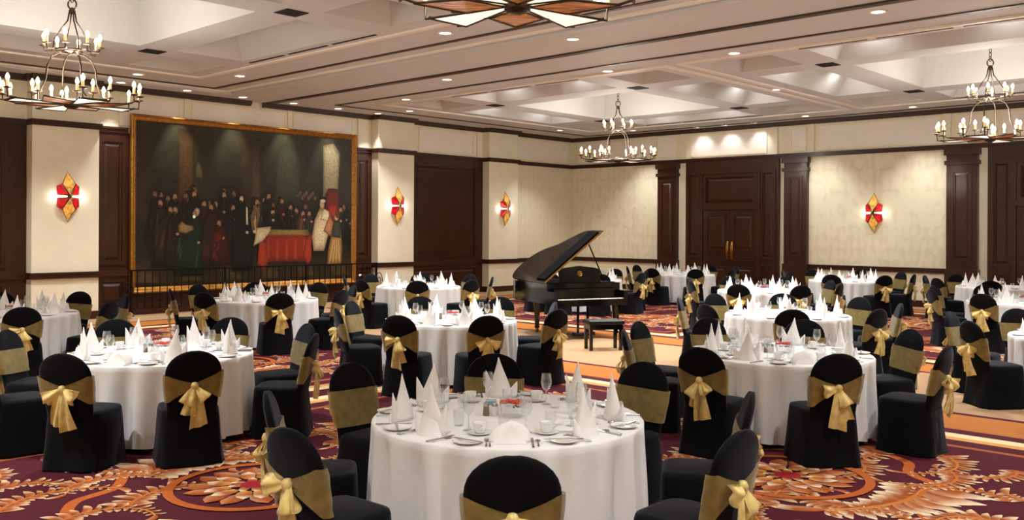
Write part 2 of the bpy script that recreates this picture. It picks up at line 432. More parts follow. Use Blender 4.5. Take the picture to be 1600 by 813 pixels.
for bx_, by_ in BAYS[2:]:
    for s in (-1, 1):
        for q in (-1.05, 1.05):
            for x, y in ((bx_ + q, by_ + s * 3.13), (bx_ + s * 3.13, by_ + q)):
                o = put('coffer_lamp', disc2_me, ceiling, (x, y, ZC + .545))
                light('coffer_spot', 'SPOT', (0, 0, -.02), 70, (1, .97, .93), o, spot_size=2.7, spot_blend=.6, shadow_soft_size=.04)
def rect_line(x0, x1, y0, y1, wd, material, name, dz=.02):
    m = MB()
    m.box(x0, x1, y0, y0 + wd, ZC - dz, ZC + .001).box(x0, x1, y1 - wd, y1, ZC - dz, ZC + .001)
    m.box(x0, x0 + wd, y0 + wd, y1 - wd, ZC - dz, ZC + .001).box(x1 - wd, x1, y0 + wd, y1 - wd, ZC - dz, ZC + .001)
    m.build(name, material, ceiling)
rect_line(-18.75, .6, .1, 10.33, .075, 'trim', 'ceiling_trim_line')
rect_line(-19.0, .6, 13.72, 23.9, .075, 'trim', 'ceiling_trim_line')
rect_line(-18.95, .8, -.1, 10.72, .07, 'field', 'ceiling_moulding', .035)
rect_line(-19.1, .9, -.3, 10.95, .05, 'ceil', 'ceiling_moulding', .05)
B(XL + .1, XR, 12.34, 12.48, ZC - .03, ZC + .001).build('partition_track', 'trim', ceiling)

# recessed downlights
DOWN = [(-16.8, 9.8, 'inside the ceiling corner nearest the painting'), (-10.65, 9.8, 'just left of the nearest chandelier'), (-9.45, 11.5, 'between the nearest chandelier and the wide dark track'),
        (-13.96, 12.9, 'just beyond the wide dark track, left of centre'), (-5.06, 12.9, 'just beyond the wide dark track, at upper right'),
        (-16.86, 14.25, 'in the far bay, closest to its front left corner'), (-10.85, 14.28, 'in front of the piano-side chandelier coffer'), (-8.1, 14.28, 'in front of the small coffer right of the piano chandelier'),
        (-2.2, 14.28, 'in the far bay beyond the right edge of the view'), (-18.45, 15.72, 'along the left wall side of the far bay, nearer one'), (-18.5, 21.9, 'along the left wall, near the far corner'),
        (-16.8, 23.42, 'at the far wall above the left wallpaper panel'), (-11.12, 23.42, 'at the far wall just right of the double doors'), (-8.31, 23.42, 'at the far wall above the single sconce'),
        (-2.2, 23.42, 'at the far wall beyond the right edge'), (-18.2, 8.32, 'behind the left chandelier, by the painting wall'), (-18.2, 2.1, 'by the painting wall beyond the left edge'),
        (-1.8, 9.8, 'over the right foreground, above the view'), (-7.6, 9.8, 'right of the nearest chandelier, above the view'), (-16.8, .7, 'far left beside the photographer wall'), (-10.6, .7, 'left beside the photographer wall'),
        (-7.6, .7, 'centre beside the photographer wall'), (-1.9, .7, 'right above the photographer'), (-9.15, 5.2, 'between the two near chandeliers'), (-.4, 5.2, 'near the right wall in the near bay'), (-.4, 18.6, 'near the right wall in the far bay'),
        (-9.5, 18.6, 'between the two far chandeliers'), (-17.9, 5.2, 'left of the left chandelier')]
ring_me = MB().lathe([(.13, 0), (.13, -.012), (.095, -.014), (.09, -.002)], 20).mesh('downlight_ring', 'ring', True)
disc_me = MB().lathe([(.001, -.004), (.092, -.004)], 20).mesh('downlight_lens', 'lamp')
def downlight(x, y, power, aim=None, size=1.9, label=None):
    o = thing('recessed_downlight', (x, y, ZC), 0, label, 'downlight', 'ceiling downlights')
    put('trim_ring', ring_me, o); put('lens', disc_me, o)
    l = light('spot', 'SPOT', (0, 0, -.03), power, WARM2, o, spot_size=size, spot_blend=.75, shadow_soft_size=.07)
    if aim:
        d = Vector(aim) - Vector((x, y, ZC)); l.rotation_euler = d.to_track_quat('-Z', 'Y').to_euler()
    return o
for x, y, w_ in DOWN:
    edge = y > 23 or x < -18
    downlight(x, y, P_DOWN * (.45 if edge else 1), None, 1.6 if edge else 1.9, 'round lit ceiling downlight ' + w_)
for i, y in enumerate((8.55, 10.05, 11.45, 12.85, 14.2, 15.5)):
    downlight(-19.5, y, P_WALL, (XL + .05, y, 3.0), .85, 'small picture spotlight above the painting wall, %s from the left' % ('first', 'second', 'third', 'fourth', 'fifth', 'sixth')[i])
for i, x in enumerate((-14.85, -13.9, -12.95)):
    downlight(x, 23.95, 30, (x, YB, 4.2), 1.5, 'small wall spotlight above the double doors, %s of three' % ('left', 'middle', 'right')[i])

# ------------------------------------------------------------------ walls
def WB(m, side, a0, a1, z0, z1, dep, off=0.0):
    """box on a wall: a runs along the wall, dep is how far it stands into the room"""
    if side == 'L': m.box(XL + off, XL + off + dep, a0, a1, z0, z1)
    else: m.box(a0, a1, YB - off - dep, YB - off, z0, z1)
    return m
wallL = B(XL - .3, XL, YF, YB + .3, 0, ZC).build('wall_left', 'cream')
structure(wallL, 'cream wall with pilasters, dark wood bays and the large painting', 'wall')
wallB = B(XL, XR + .3, YB, YB + .3, 0, ZC).build('wall_back', 'cream')
structure(wallB, 'cream damask far wall with dark wood pilasters and double doors', 'wall')
wallR = B(XR, XR + .3, YF, YB, 0, ZC).build('wall_right', 'cream'); structure(wallR, 'plain cream wall to the right of the photographer', 'wall')
wallF = B(XL - .3, XR + .3, YF - .3, YF, 0, ZC).build('wall_front', 'cream'); structure(wallF, 'plain cream wall behind the photographer', 'wall')
WALL = {'L': wallL, 'B': wallB}
def part(side, name, material, a0, a1, z0, z1, dep, off=0.0, parent=None):
    return WB(MB(), side, a0, a1, z0, z1, dep, off).build(name, material, parent or WALL[side])
def frame(side, name, material, a0, a1, z0, z1, wd, dep, off, parent=None):
    m = MB()
    WB(m, side, a0, a1, z0, z0 + wd, dep, off); WB(m, side, a0, a1, z1 - wd, z1, dep, off)
    WB(m, side, a0, a0 + wd, z0 + wd, z1 - wd, dep, off); WB(m, side, a1 - wd, a1, z0 + wd, z1 - wd, dep, off)
    return m.build(name, material, parent or WALL[side])
def raised(side, name, material, a0, a1, z0, z1, dep, off, bev=.06, parent=None):
    """raised panel with chamfered edge"""
    def P(a, z, d): return (XL + off + d, a, z) if side == 'L' else (a, YB - off - d, z)
    vs = [P(a0, z0, 0), P(a1, z0, 0), P(a1, z1, 0), P(a0, z1, 0), P(a0 + bev, z0 + bev, dep), P(a1 - bev, z0 + bev, dep), P(a1 - bev, z1 - bev, dep), P(a0 + bev, z1 - bev, dep)]
    fs = [(0, 1, 5, 4), (1, 2, 6, 5), (2, 3, 7, 6), (3, 0, 4, 7), (4, 5, 6, 7)]
    if side == 'B': fs = [f for f in fs]
    return MB().add(vs, fs).build(name, material, parent or WALL[side])
RAIL0, RAIL1, DADO0, DADO1, CRN = 4.02, 4.14, .88, 1.01, 4.93
PIL = [(6.86, 8.2), (15.72, 17.0), (20.03, 21.33)]
PD = .3
def rails(side, a0, a1, off=0.0, dado=True, cornice=True, rail=True):
    if rail:
        m = WB(MB(), side, a0, a1, RAIL0, RAIL1, .06, off); WB(m, side, a0, a1, RAIL1 - .04, RAIL1, .09, off); m.build('picture_rail', 'wood2', WALL[side])
    if dado:
        m = WB(MB(), side, a0, a1, DADO0, DADO1, .05, off); WB(m, side, a0, a1, DADO1 - .035, DADO1, .075, off); m.build('chair_rail', 'wood2', WALL[side])
        part(side, 'baseboard', 'wood2', a0, a1, 0, .17, .03, off)
    if cornice:
        m = WB(MB(), side, a0, a1, CRN + .04, ZC - .001, .14, off); WB(m, side, a0, a1, CRN, CRN + .04, .09, off); m.build('cornice', 'trim', WALL[side])
for (a, b) in PIL:
    part('L', 'pilaster', 'cream', a, b, 0, ZC - .001, PD)
    rails('L', a - .04, b + .04, PD)
    for e0 in (a, b):      # returns of the rails round the pilaster sides
        s = -1 if e0 == a else 1
        for z0, z1, dp in ((RAIL0, RAIL1, .04), (DADO0, DADO1, .04), (0, .17, .03), (CRN, ZC - .001, .1)):
            y0, y1 = sorted((e0, e0 + s * dp))
            B(XL, XL + PD, y0, y1, z0, z1).build('rail_return', 'wood2' if z0 < 4.5 else 'trim', wallL)
rails('L', YF, 6.82, 0, False); rails('L', 8.24, 8.93, 0, False, False); rails('L', 15.12, 15.68, 0, False, False)
rails('L', 8.24, 11.95, 0, False, True, False); rails('L', 12.3, 15.68, 0, False, True, False)
rails('L', 17.04, 19.99, 0, False); rails('L', 21.37, YB - .01, 0)
part('L', 'wallpaper_panel', 'paper', 21.34, YB - .005, DADO1, RAIL0, .006)
def woodbay(side, a0, a1, splits, z1=RAIL0, off=0.0):
    w_ = part(side, 'wood_panelling', 'wood', a0, a1, 0, z1, .03, off)
    part(side, 'panel_rail', 'wood2', a0, a1, DADO0, DADO1, .03, off + .03, w_)
    part(side, 'plinth', 'wood2', a0, a1, 0, .17, .03, off + .03, w_)
    for (p, q) in splits:
        frame(side, 'panel_moulding', 'wood', p, q, 1.12, z1 - .14, .07, .03, off + .03, w_)
        raised(side, 'raised_panel', 'wood', p + .12, q - .12, 1.24, z1 - .26, .03, off + .03, .05, w_)
        frame(side, 'panel_moulding', 'wood', p, q, .24, .8, .05, .03, off + .03, w_)
        raised(side, 'raised_panel', 'wood', p + .09, q - .09, .33, .71, .03, off + .03, .05, w_)
    return w_
woodbay('L', YF + .02, 6.85, [(.9, 2.6), (2.7, 4.6), (4.7, 6.45)])
woodbay('L', 8.21, 15.71, [(8.3, 8.88), (15.15, 15.62)])
woodbay('L', 17.01, 20.02, [(17.2, 19.72)])
# frieze mouldings of the left wall
for a, b in [(YF + .3, 3.0), (3.3, 6.4), (8.75, 10.2), (10.45, 13.0), (13.2, 15.1), (17.42, 19.66), (21.5, 24.2)]:
    frame('L', 'frieze_moulding', 'frieze', a, b, RAIL1 + .05, CRN - .05, .05, .02, 0)
for a, b in [(YF + .3, 3.0), (3.3, 6.4), (8.75, 10.2), (10.45, 13.0), (13.2, 15.1), (17.42, 19.66), (21.5, 24.2)]:
    part('L', 'frieze_panel', 'field', a + .05, b - .05, RAIL1 + .1, CRN - .1, .006)
for a in (10.32, 13.1, 15.3, 17.2, 19.85): part('L', 'frieze_pilaster', 'cream', a - .07, a + .07, RAIL1, CRN, .035)

# far wall (to the right in the photograph)
for (a, b) in [(XL + .01, -16.43), (-11.47, -7.77)]:
    rails('B', a, b, 0)
    part('B', 'wallpaper_panel', 'paper', a, b, DADO1, RAIL0, .006)
rails('B', -16.43, -11.47, 0, False); rails('B', -7.77, XR, 0, False)
def woodpil(a, b):
    p = part('B', 'wood_pilaster', 'wood', a, b, 0, RAIL0, .16)
    part('B', 'capital', 'wood2', a - .04, b + .04, 3.62, 3.72, .21, 0, p); part('B', 'capital', 'wood2', a - .05, b + .05, 3.86, 4.01, .22, 0, p)
    part('B', 'plinth', 'wood2', a - .03, b + .03, 0, DADO1, .2, 0, p)
    frame('B', 'panel_moulding', 'wood2', a + .12, b - .12, 1.2, 3.5, .05, .02, .16, p)
    raised('B', 'raised_panel', 'wood', a + .2, b - .2, 1.3, 3.4, .02, .16, .04, p)
for a, b in [(-16.43, -15.74), (-12.15, -11.47), (-7.77, -7.05), (-3.4, -2.7)]: woodpil(a, b)
def doorway(n, a0, a1, label):
    c = (a0 + a1) / 2
    d = WB(MB(), 'B', a0, a1, 0, RAIL0 - .005, .1).build('door_%d' % n, 'wood'); structure(d, label, 'door')
    for s0, s1 in ((a0 + .08, a0 + .55), (a1 - .55, a1 - .08)):
        frame('B', 'side_panel_moulding', 'wood2', s0, s1, 1.1, 3.7, .06, .035, .1, d); raised('B', 'side_panel', 'wood', s0 + .1, s1 - .1, 1.2, 3.6, .03, .1, .04, d)
        frame('B', 'side_panel_moulding', 'wood2', s0, s1, .2, .95, .05, .035, .1, d)
    frame('B', 'door_casing', 'wood2', c - 1.0, c + 1.0, -.0, 3.72, .09, .06, .1, d)
    frame('B', 'transom_moulding', 'wood2', c - .9, c + .9, 2.68, 3.62, .08, .05, .1, d)
    raised('B', 'transom_panel', 'wood', c - .8, c + .8, 2.78, 3.52, .05, .1, .09, d)
    part('B', 'lintel', 'wood2', c - 1.0, c + 1.0, 2.57, 2.68, .08, .1, d)
    for s in (-1, 1):
        x0, x1 = sorted((c + s * .004, c + s * .9))
        lf = part('B', 'door_leaf', 'wood', x0, x1, .01, 2.56, .03, .1, d)
        for z0, z1 in ((1.34, 2.42), (1.12, 1.26), (.95, 1.06), (.2, .86)):
            frame('B', 'leaf_moulding', 'wood2', x0 + .12, x1 - .12, z0, z1, .04, .02, .13, lf)
            if z1 - z0 > .3: raised('B', 'leaf_panel', 'wood', x0 + .19, x1 - .19, z0 + .07, z1 - .07, .02, .13, .04, lf)
        hx = c + s * .075; y = YB - .13
        h = MB().box(hx - .03, hx + .03, y - .012, y, 1.08, 1.62)
        h.tube([(hx, y - .01, 1.16), (hx, y - .06, 1.19), (hx, y - .065, 1.35), (hx, y - .06, 1.51), (hx, y - .01, 1.54)], .014)
        h.build('pull_handle', 'brass', lf, True)
doorway(1, -15.43, -12.34, 'dark mahogany double doors with brass pulls beneath a panelled transom')
doorway(2, -6.83, -3.72, 'dark mahogany doorway surround at the right edge of the far wall')
for a, b in [(-19.8, -16.75), (-16.55, -15.85), (-15.3, -12.75), (-12.05, -11.55), (-11.25, -7.95), (-7.6, -6.95), (-6.6, -4.0)]:
    frame('B', 'frieze_moulding', 'frieze', a, b, RAIL1 + .05, CRN - .05, .05, .02, 0)
for a, b in [(-19.8, -16.75), (-16.55, -15.85), (-15.3, -12.75), (-12.05, -11.55), (-11.25, -7.95), (-7.6, -6.95), (-6.6, -4.0)]:
    part('B', 'frieze_panel', 'field', a + .05, b - .05, RAIL1 + .1, CRN - .1, .006)
for a in (-16.65, -15.58, -12.5, -11.4, -7.8, -6.8): part('B', 'frieze_pilaster', 'cream', a - .09, a + .09, RAIL1, CRN, .05)

# ------------------------------------------------------------------ the large painting
PY0, PY1, PZ0, PZ1 = 8.96, 15.1, .48, 4.46
pt = thing('framed_painting', (XL + .07, PY0, PZ0), 0, 'huge dark oil painting of robed figures in a wide gilt frame', 'painting')
PW, PH = PY1 - PY0, PZ1 - PZ0
fw_ = .13
prof = [(0, 0), (0, .09), (.03, .11), (.06, .075), (.1, .06), (.13, .035)]     # (inset, depth)
def frame_side(p0, p1, p2, p3):
    """mitred moulding between outer corners p0->p1 with inward corners p3, p2"""
    m = MB(); vs = []
    for ins, dep in prof:
        t = ins / fw_
        a = (p0[0] + (p3[0] - p0[0]) * t, p0[1] + (p3[1] - p0[1]) * t); b = (p1[0] + (p2[0] - p1[0]) * t, p1[1] + (p2[1] - p1[1]) * t)
        vs += [(dep, a[0], a[1]), (dep, b[0], b[1])]
    m.add(vs, [(2 * i, 2 * i + 1, 2 * i + 3, 2 * i + 2) for i in range(len(prof) - 1)])
    m.build('frame_moulding', 'gilt', pt)
co = [(0, 0), (PW, 0), (PW, PH), (0, PH)]; ci_ = [(fw_, fw_), (PW - fw_, fw_), (PW - fw_, PH - fw_), (fw_, PH - fw_)]
for k in range(4): frame_side(co[k], co[(k + 1) % 4], ci_[(k + 1) % 4], ci_[k])
B(-.03, .0, .02, PW - .02, .02, PH - .02).build('backing_board', 'trim', pt)
CW, CH = PW - 2 * fw_, PH - 2 * fw_
art = MB()
_lay = [0]
def blob(poly, c, c2=None, soft=.35):
    """flat patch of paint, u,v in 0..1, with a feathered rim of darker paint"""
    _lay[0] += 1; x = .03 + .000025 * _lay[0]
    n = len(poly); cu = sum(p[0] for p in poly) / n; cv = sum(p[1] for p in poly) / n
    c = tuple(v * 1.0 for v in lin(c)); c2 = tuple(v * .7 for v in lin(c2)) if c2 else tuple(v * .45 for v in c)
    vs = [(x, fw_ + cu * CW, fw_ + cv * CH)]; cs = [c]; fs = []
    for t, cc in ((.68, mixc(c, c2, .25)), (1.0, c2)):
        for p in poly:
            vs.append((x, fw_ + max(0, min(1, cu + (p[0] - cu) * t)) * CW, fw_ + max(0, min(1, cv + (p[1] - cv) * t)) * CH)); cs.append(cc)
    for k in range(n):
        k2 = (k + 1) % n; fs += [(0, 1 + k, 1 + k2), (1 + k, 1 + n + k, 1 + n + k2, 1 + k2)]
    art.add(vs, fs, cs)
def ell(u, v, ru, rv, c, c2=None, n=12, rot=0):
    blob([(u + ru * math.cos(2 * PI * k / n) * math.cos(rot) - rv * math.sin(2 * PI * k / n) * math.sin(rot) * .65, v + ru * math.cos(2 * PI * k / n) * math.sin(rot) * 1.5 + rv * math.sin(2 * PI * k / n) * math.cos(rot)) for k in range(n)], c, c2)
# background: hall with columns, graded patches
gu, gv = 26, 16; vs = []; cs = []; rp_ = random.Random(5)
for i in range(gu + 1):
    for j in range(gv + 1):
        u, v = i / gu, j / gv
        base = mixc(lin((22, 17, 10)), lin((58, 54, 34)), max(0, (v - .35)) * 1.2)
        col_ = .5 + .5 * math.cos(u * 26)
        base = mixc(base, lin((70, 50, 28)), .5 * max(0, col_ - .4) * (1 if v > .42 else .2))
        if v < .14: base = mixc(base, lin((58, 46, 26)), .6)
        k = rp_.uniform(.8, 1.2); vs.append((.03, fw_ + u * CW, fw_ + v * CH)); cs.append(tuple(c * k for c in base))
art.add(vs, [(i * (gv + 1) + j, (i + 1) * (gv + 1) + j, (i + 1) * (gv + 1) + j + 1, i * (gv + 1) + j + 1) for i in range(gu) for j in range(gv)], cs)
blob([(.165, .5), (.235, .5), (.235, .97), (.165, .97)], (84, 58, 30), (50, 36, 20))
blob([(.49, .5), (.53, .5), (.53, .95), (.49, .95)], (74, 62, 40), (48, 42, 26))
blob([(.6, .52), (.6, .8), (.62, .9), (.66, .94), (.71, .9), (.73, .8), (.73, .52)], (62, 64, 44), (48, 46, 30))
blob([(.845, .58), (.925, .58), (.935, .9), (.9, .96), (.845, .94)], (164, 150, 112), (120, 106, 74))
blob([(.24, .67), (.272, .66), (.27, .72), (.262, .76), (.248, .78), (.24, .74)], (96, 90, 54), (46, 42, 24))
for k in range(9): ell(.715 + .011 * k, .585 + .02 * math.sin(k * 2.1), .009, .02, (98 + 6 * (k % 3), 80, 58), (44, 38, 26), 8)
for k in range(6): blob([(k * .18, .02), (k * .18 + .1, .02), (k * .18 + .07, .1), (k * .18 - .02, .1)], (76, 62, 36), (54, 42, 24))
rf = random.Random(21)
def fig(u, v, h, wd, robe, skin=(172, 128, 92), hair=(40, 28, 18), lean=0.0):
    top = v + h; sw = wd * .62; j = lambda q: rf.uniform(-q, q)
    robe = tuple(int(c * .8) for c in robe)
    blob([(u - wd + j(.01), v), (u + wd + j(.01), v), (u + wd * .9 + lean * .4 + j(.01), v + h * .4), (u + sw * 1.2 + lean * .7, v + h * .7), (u + sw * .9 + lean * .8, v + h * .82), (u + sw * .3 + lean, v + h * .9), (u - sw * .3 + lean, v + h * .9), (u - sw * .9 + lean * .8, v + h * .82), (u - sw * 1.2 + lean * .7 + j(.008), v + h * .7), (u - wd * .9 + lean * .4 + j(.01), v + h * .4)], robe, tuple(int(c * .35) for c in robe))
    for q in range(9):          # folds
        fu = u + rf.uniform(-.8, .8) * wd; f0 = v + h * rf.uniform(0, .45); f1 = f0 + h * rf.uniform(.2, .42); k = rf.choice((.5, .65, 1.35, 1.7)); ww = wd * rf.uniform(.06, .16)
        cl_ = tuple(min(255, int(c * k + 4 * (k > 1))) for c in robe); sl = lean * .5 + j(.012)
        blob([(fu - ww, f0), (fu + ww, f0 + .01), (fu + ww * .5 + sl, f1), (fu - ww * .4 + sl, f1 - .01)], cl_, robe)
    hx = u + lean; hz = top - .03; fd = rf.choice((-1, 1)) * .004
    ell(hx - fd, hz + .006, .0135, .03, hair, tuple(int(c * .5) for c in hair), 10, j(.3)); ell(hx + fd, hz - .004, .0098, .023, skin, tuple(int(c * .5) for c in skin), 10, j(.3))
    ell(hx + fd * 1.6, hz - .022, .007, .012, tuple(int(c * rf.uniform(.7, 2.2)) for c in hair), hair, 8)
    ell(u + lean * .6 + wd * rf.uniform(.1, .6), v + h * rf.uniform(.45, .6), .008, .011, skin, tuple(int(c * .5) for c in skin), 7)
for k in range(26):
    u = rf.uniform(.05, .98)
    if .8 < u < .9: continue
    fig(u, rf.uniform(.24, .36), rf.uniform(.2, .3), rf.uniform(.02, .035), rf.choice([(34, 26, 18), (44, 26, 18), (26, 22, 18), (50, 32, 22), (30, 28, 20)]), (128, 92, 64))
for u, v, h, wd, rb in [(.10, .2, .34, .04, (44, 32, 22)), (.15, .22, .36, .035, (40, 26, 20)), (.23, .24, .36, .035, (36, 26, 20)), (.28, .24, .3, .03, (60, 26, 20)), (.33, .22, .32, .03, (66, 22, 20)), (.36, .34, .26, .025, (28, 22, 18)),
                     (.40, .25, .27, .028, (40, 28, 20)), (.51, .33, .23, .03, (150, 120, 80)), (.545, .35, .22, .025, (70, 52, 34)), (.565, .33, .27, .028, (34, 26, 20)), (.63, .35, .22, .03, (58, 28, 20)), (.68, .36, .17, .025, (40, 30, 22)),
                     (.71, .34, .17, .025, (34, 26, 20)), (.735, .33, .16, .028, (96, 64, 40)), (.775, .33, .16, .026, (60, 54, 46)), (.935, .3, .22, .028, (44, 40, 30))]:
    fig(u, v, h, wd, rb)
fig(.12, .12, .38, .06, (50, 34, 20), lean=.02); fig(.16, .1, .4, .045, (40, 26, 22)); fig(.31, .1, .42, .05, (60, 18, 14)); fig(.345, .12, .3, .045, (80, 22, 18))
fig(.21, .06, .42, .06, (24, 46, 28), hair=(190, 170, 130), lean=.03)
blob([(.17, .33), (.2, .32), (.235, .345), (.23, .37), (.2, .38), (.18, .4), (.165, .37)], (150, 124, 78), (60, 50, 30))
blob([(.315, .27), (.35, .26), (.36, .31), (.34, .34), (.318, .32)], (96, 24, 20), (40, 14, 12))
fig(.445, .08, .5, .05, (18, 17, 14), (226, 192, 150), (40, 28, 18))
blob([(.463, .38), (.472, .38), (.47, .49), (.462, .5)], (230, 218, 190)); ell(.505, .335, .012, .014, (220, 180, 140), None, 8)
fig(.585, .3, .2, .05, (28, 26, 24), (214, 170, 130)); ell(.585, .487, .03, .012, (20, 18, 16), None, 10)
blob([(.53, .13), (.77, .13), (.78, .33), (.76, .35), (.55, .35), (.53, .32)], (150, 46, 24), (104, 30, 18))
for k in range(5): blob([(.56 + k * .045, .14), (.575 + k * .045, .14), (.572 + k * .045, .3), (.562 + k * .045, .3)], (176, 66, 34), (140, 44, 24))
blob([(.515, .12), (.545, .08), (.57, .13), (.56, .27), (.525, .3)], (170, 60, 32), (110, 34, 20)); blob([(.74, .16), (.765, .1), (.785, .14), (.785, .32), (.755, .3)], (164, 56, 30), (108, 34, 20))
blob([(.55, .31), (.77, .31), (.765, .35), (.57, .35)], (150, 128, 66), (104, 84, 40))
blob([(.497, .24), (.54, .27), (.58, .34), (.58, .37), (.51, .36), (.505, .3)], (222, 206, 168), (160, 140, 100))
blob([(.855, .34), (.93, .34), (.93, .6), (.92, .64), (.87, .64), (.858, .6)], (120, 44, 34), (78, 32, 22)); blob([(.87, .44), (.92, .44), (.915, .53), (.875, .53)], (176, 50, 44), (124, 34, 30))
blob([(.795, .2), (.85, .2), (.87, .3), (.885, .36), (.88, .44), (.85, .5), (.825, .5), (.8, .42), (.785, .3)], (226, 206, 160), (150, 124, 84))
blob([(.83, .42), (.885, .4), (.875, .48), (.845, .5)], (240, 226, 190), (170, 150, 110)); ell(.838, .525, .014, .034, (224, 184, 140), (120, 90, 60)); ell(.842, .55, .016, .014, (236, 226, 200), (170, 150, 110))
blob([(.845, .34), (.885, .3), (.9, .4), (.88, .46)], (190, 130, 80), (120, 78, 46))
blob([(.865, .1), (.945, .1), (.95, .2), (.945, .3), (.935, .4), (.905, .41), (.885, .3), (.87, .2)], (168, 128, 72), (96, 68, 34))
for k in range(4): blob([(.875 + k * .018, .11), (.884 + k * .018, .11), (.905 + k * .008, .3), (.9 + k * .008, .3)], (206, 166, 104), (150, 112, 62))
blob([(.89, .3), (.94, .29), (.935, .41), (.905, .42)], (62, 68, 50), (36, 38, 28)); ell(.916, .44, .013, .03, (214, 164, 120), (90, 60, 36)); ell(.922, .455, .014, .024, (96, 58, 32))
art.build('painted_canvas', 'paint', pt)['label'] = 'dark oil canvas with a red draped table and robed figures'

# ------------------------------------------------------------------ wrought iron railing
rl = thing('iron_railing', (XL + .36, 8.85, 0), 0, 'low black wrought iron railing in front of the painting', 'railing')
RLN = 6.8
B(-.02, .02, 0, RLN, .99, 1.02).build('top_rail', 'iron', rl); B(-.012, .012, 0, RLN, .16, .18).build('lower_rail', 'iron', rl); B(-.012, .012, 0, RLN, .3, .315).build('lower_rail', 'iron', rl)
bal = B(-.008, .008, -.008, .008, .16, .99).mesh('baluster', 'iron')
post = MB().box(-.02, .02, -.02, .02, 0, 1.0).box(-.05, .05, -.05, .05, 0, .02).mesh('post', 'iron')
nb = 40
for k in range(1, nb):
    put('baluster', bal, rl, (0, RLN * k / nb, 0))
for k in range(4): put('post', post, rl, (0, .03 + (RLN - .06) * k / 3, 0))
sp = [(.0, -.02 - .13 * math.cos(t) * (1 - t / 14), .5 + .28 * math.sin(t) * (1 - t / 14)) for t in [k * .35 for k in range(30)]]
MB().tube(sp, .012, 6).build('end_scroll', 'iron', rl, True)
MB().tube([(p[0], RLN + .04 - p[1], p[2]) for p in sp], .012, 6).build('end_scroll', 'iron', rl, True)

# ------------------------------------------------------------------ star wall sconces
def sconce(pos, side, label):
    rz = 0 if side == 'L' else -PI / 2           # local +x points into the room
    s = thing('wall_sconce', pos, rz, label, 'sconce', 'stained glass wall sconces')
    def pan(name, pts, m, inset=.95):
        pts = [Vector(p) for p in pts]; c = sum(pts, Vector()) / len(pts)
        n = len(pts); q = [c + (p - c) * inset for p in pts]
        back = [p - Vector((.012, 0, 0)) for p in q]
        fs = [tuple(range(n)), tuple(range(n, 2 * n))[::-1]] + [(k, (k + 1) % n, n + (k + 1) % n, n + k) for k in range(n)]
        o = MB().add(q + back, fs).build(name, m, s)
        MB().tube(pts, .008, 5, True).build('leading', 'bronze', o, True)
    d = .16
    pan('amber_pane', [(d, 0, .03), (.10, -.13, .26), (.02, 0, .52), (.10, .13, .26)], 's_amber')
    pan('amber_pane', [(d, 0, -.03), (.10, .13, -.26), (.02, 0, -.52), (.10, -.13, -.26)], 's_amber')
    for sy in (-1, 1):
        for sz in (-1, 1):
            pan('red_pane', [(d - .01, sy * .03, sz * .035), (.1, sy * .135, sz * .265), (.04, sy * .22, sz * .21), (.05, sy * .215, sz * .04)], 's_red')
        pan('opal_slit', [(d - .02, sy * .04, .02), (d - .02, sy * .04, -.02), (.05, sy * .2, -.03), (.05, sy * .2, .03)], 's_glow', .9)
    MB().lathe([(.001, .02), (.03, .01), (.034, 0), (.001, -.02)], 10, (0, 0, 0)).build('boss', 'bronze', s, True).matrix_local = Matrix.Translation((d + .005, 0, 0)) @ Matrix.Rotation(PI / 2, 4, 'Y')
    B(0, .03, -.06, .06, -.3, .3).build('back_plate', 'bronze', s)
    for sy in (-1, 1): light('sconce_light', 'POINT', (.09, sy * .25, 0), 1.3, WARM, s, shadow_soft_size=.05)
for y, lb in ((7.55, 'at the left, beside the painting'), (16.38, 'on the middle pilaster right of the painting'), (20.72, 'on the pilaster behind the piano')):
    sconce((XL + PD, y, 2.58), 'L', 'red and amber stained glass star sconce ' + lb)
sconce((-9.63, YB - .006, 2.43), 'B', 'red and amber stained glass star sconce alone on the far wall')

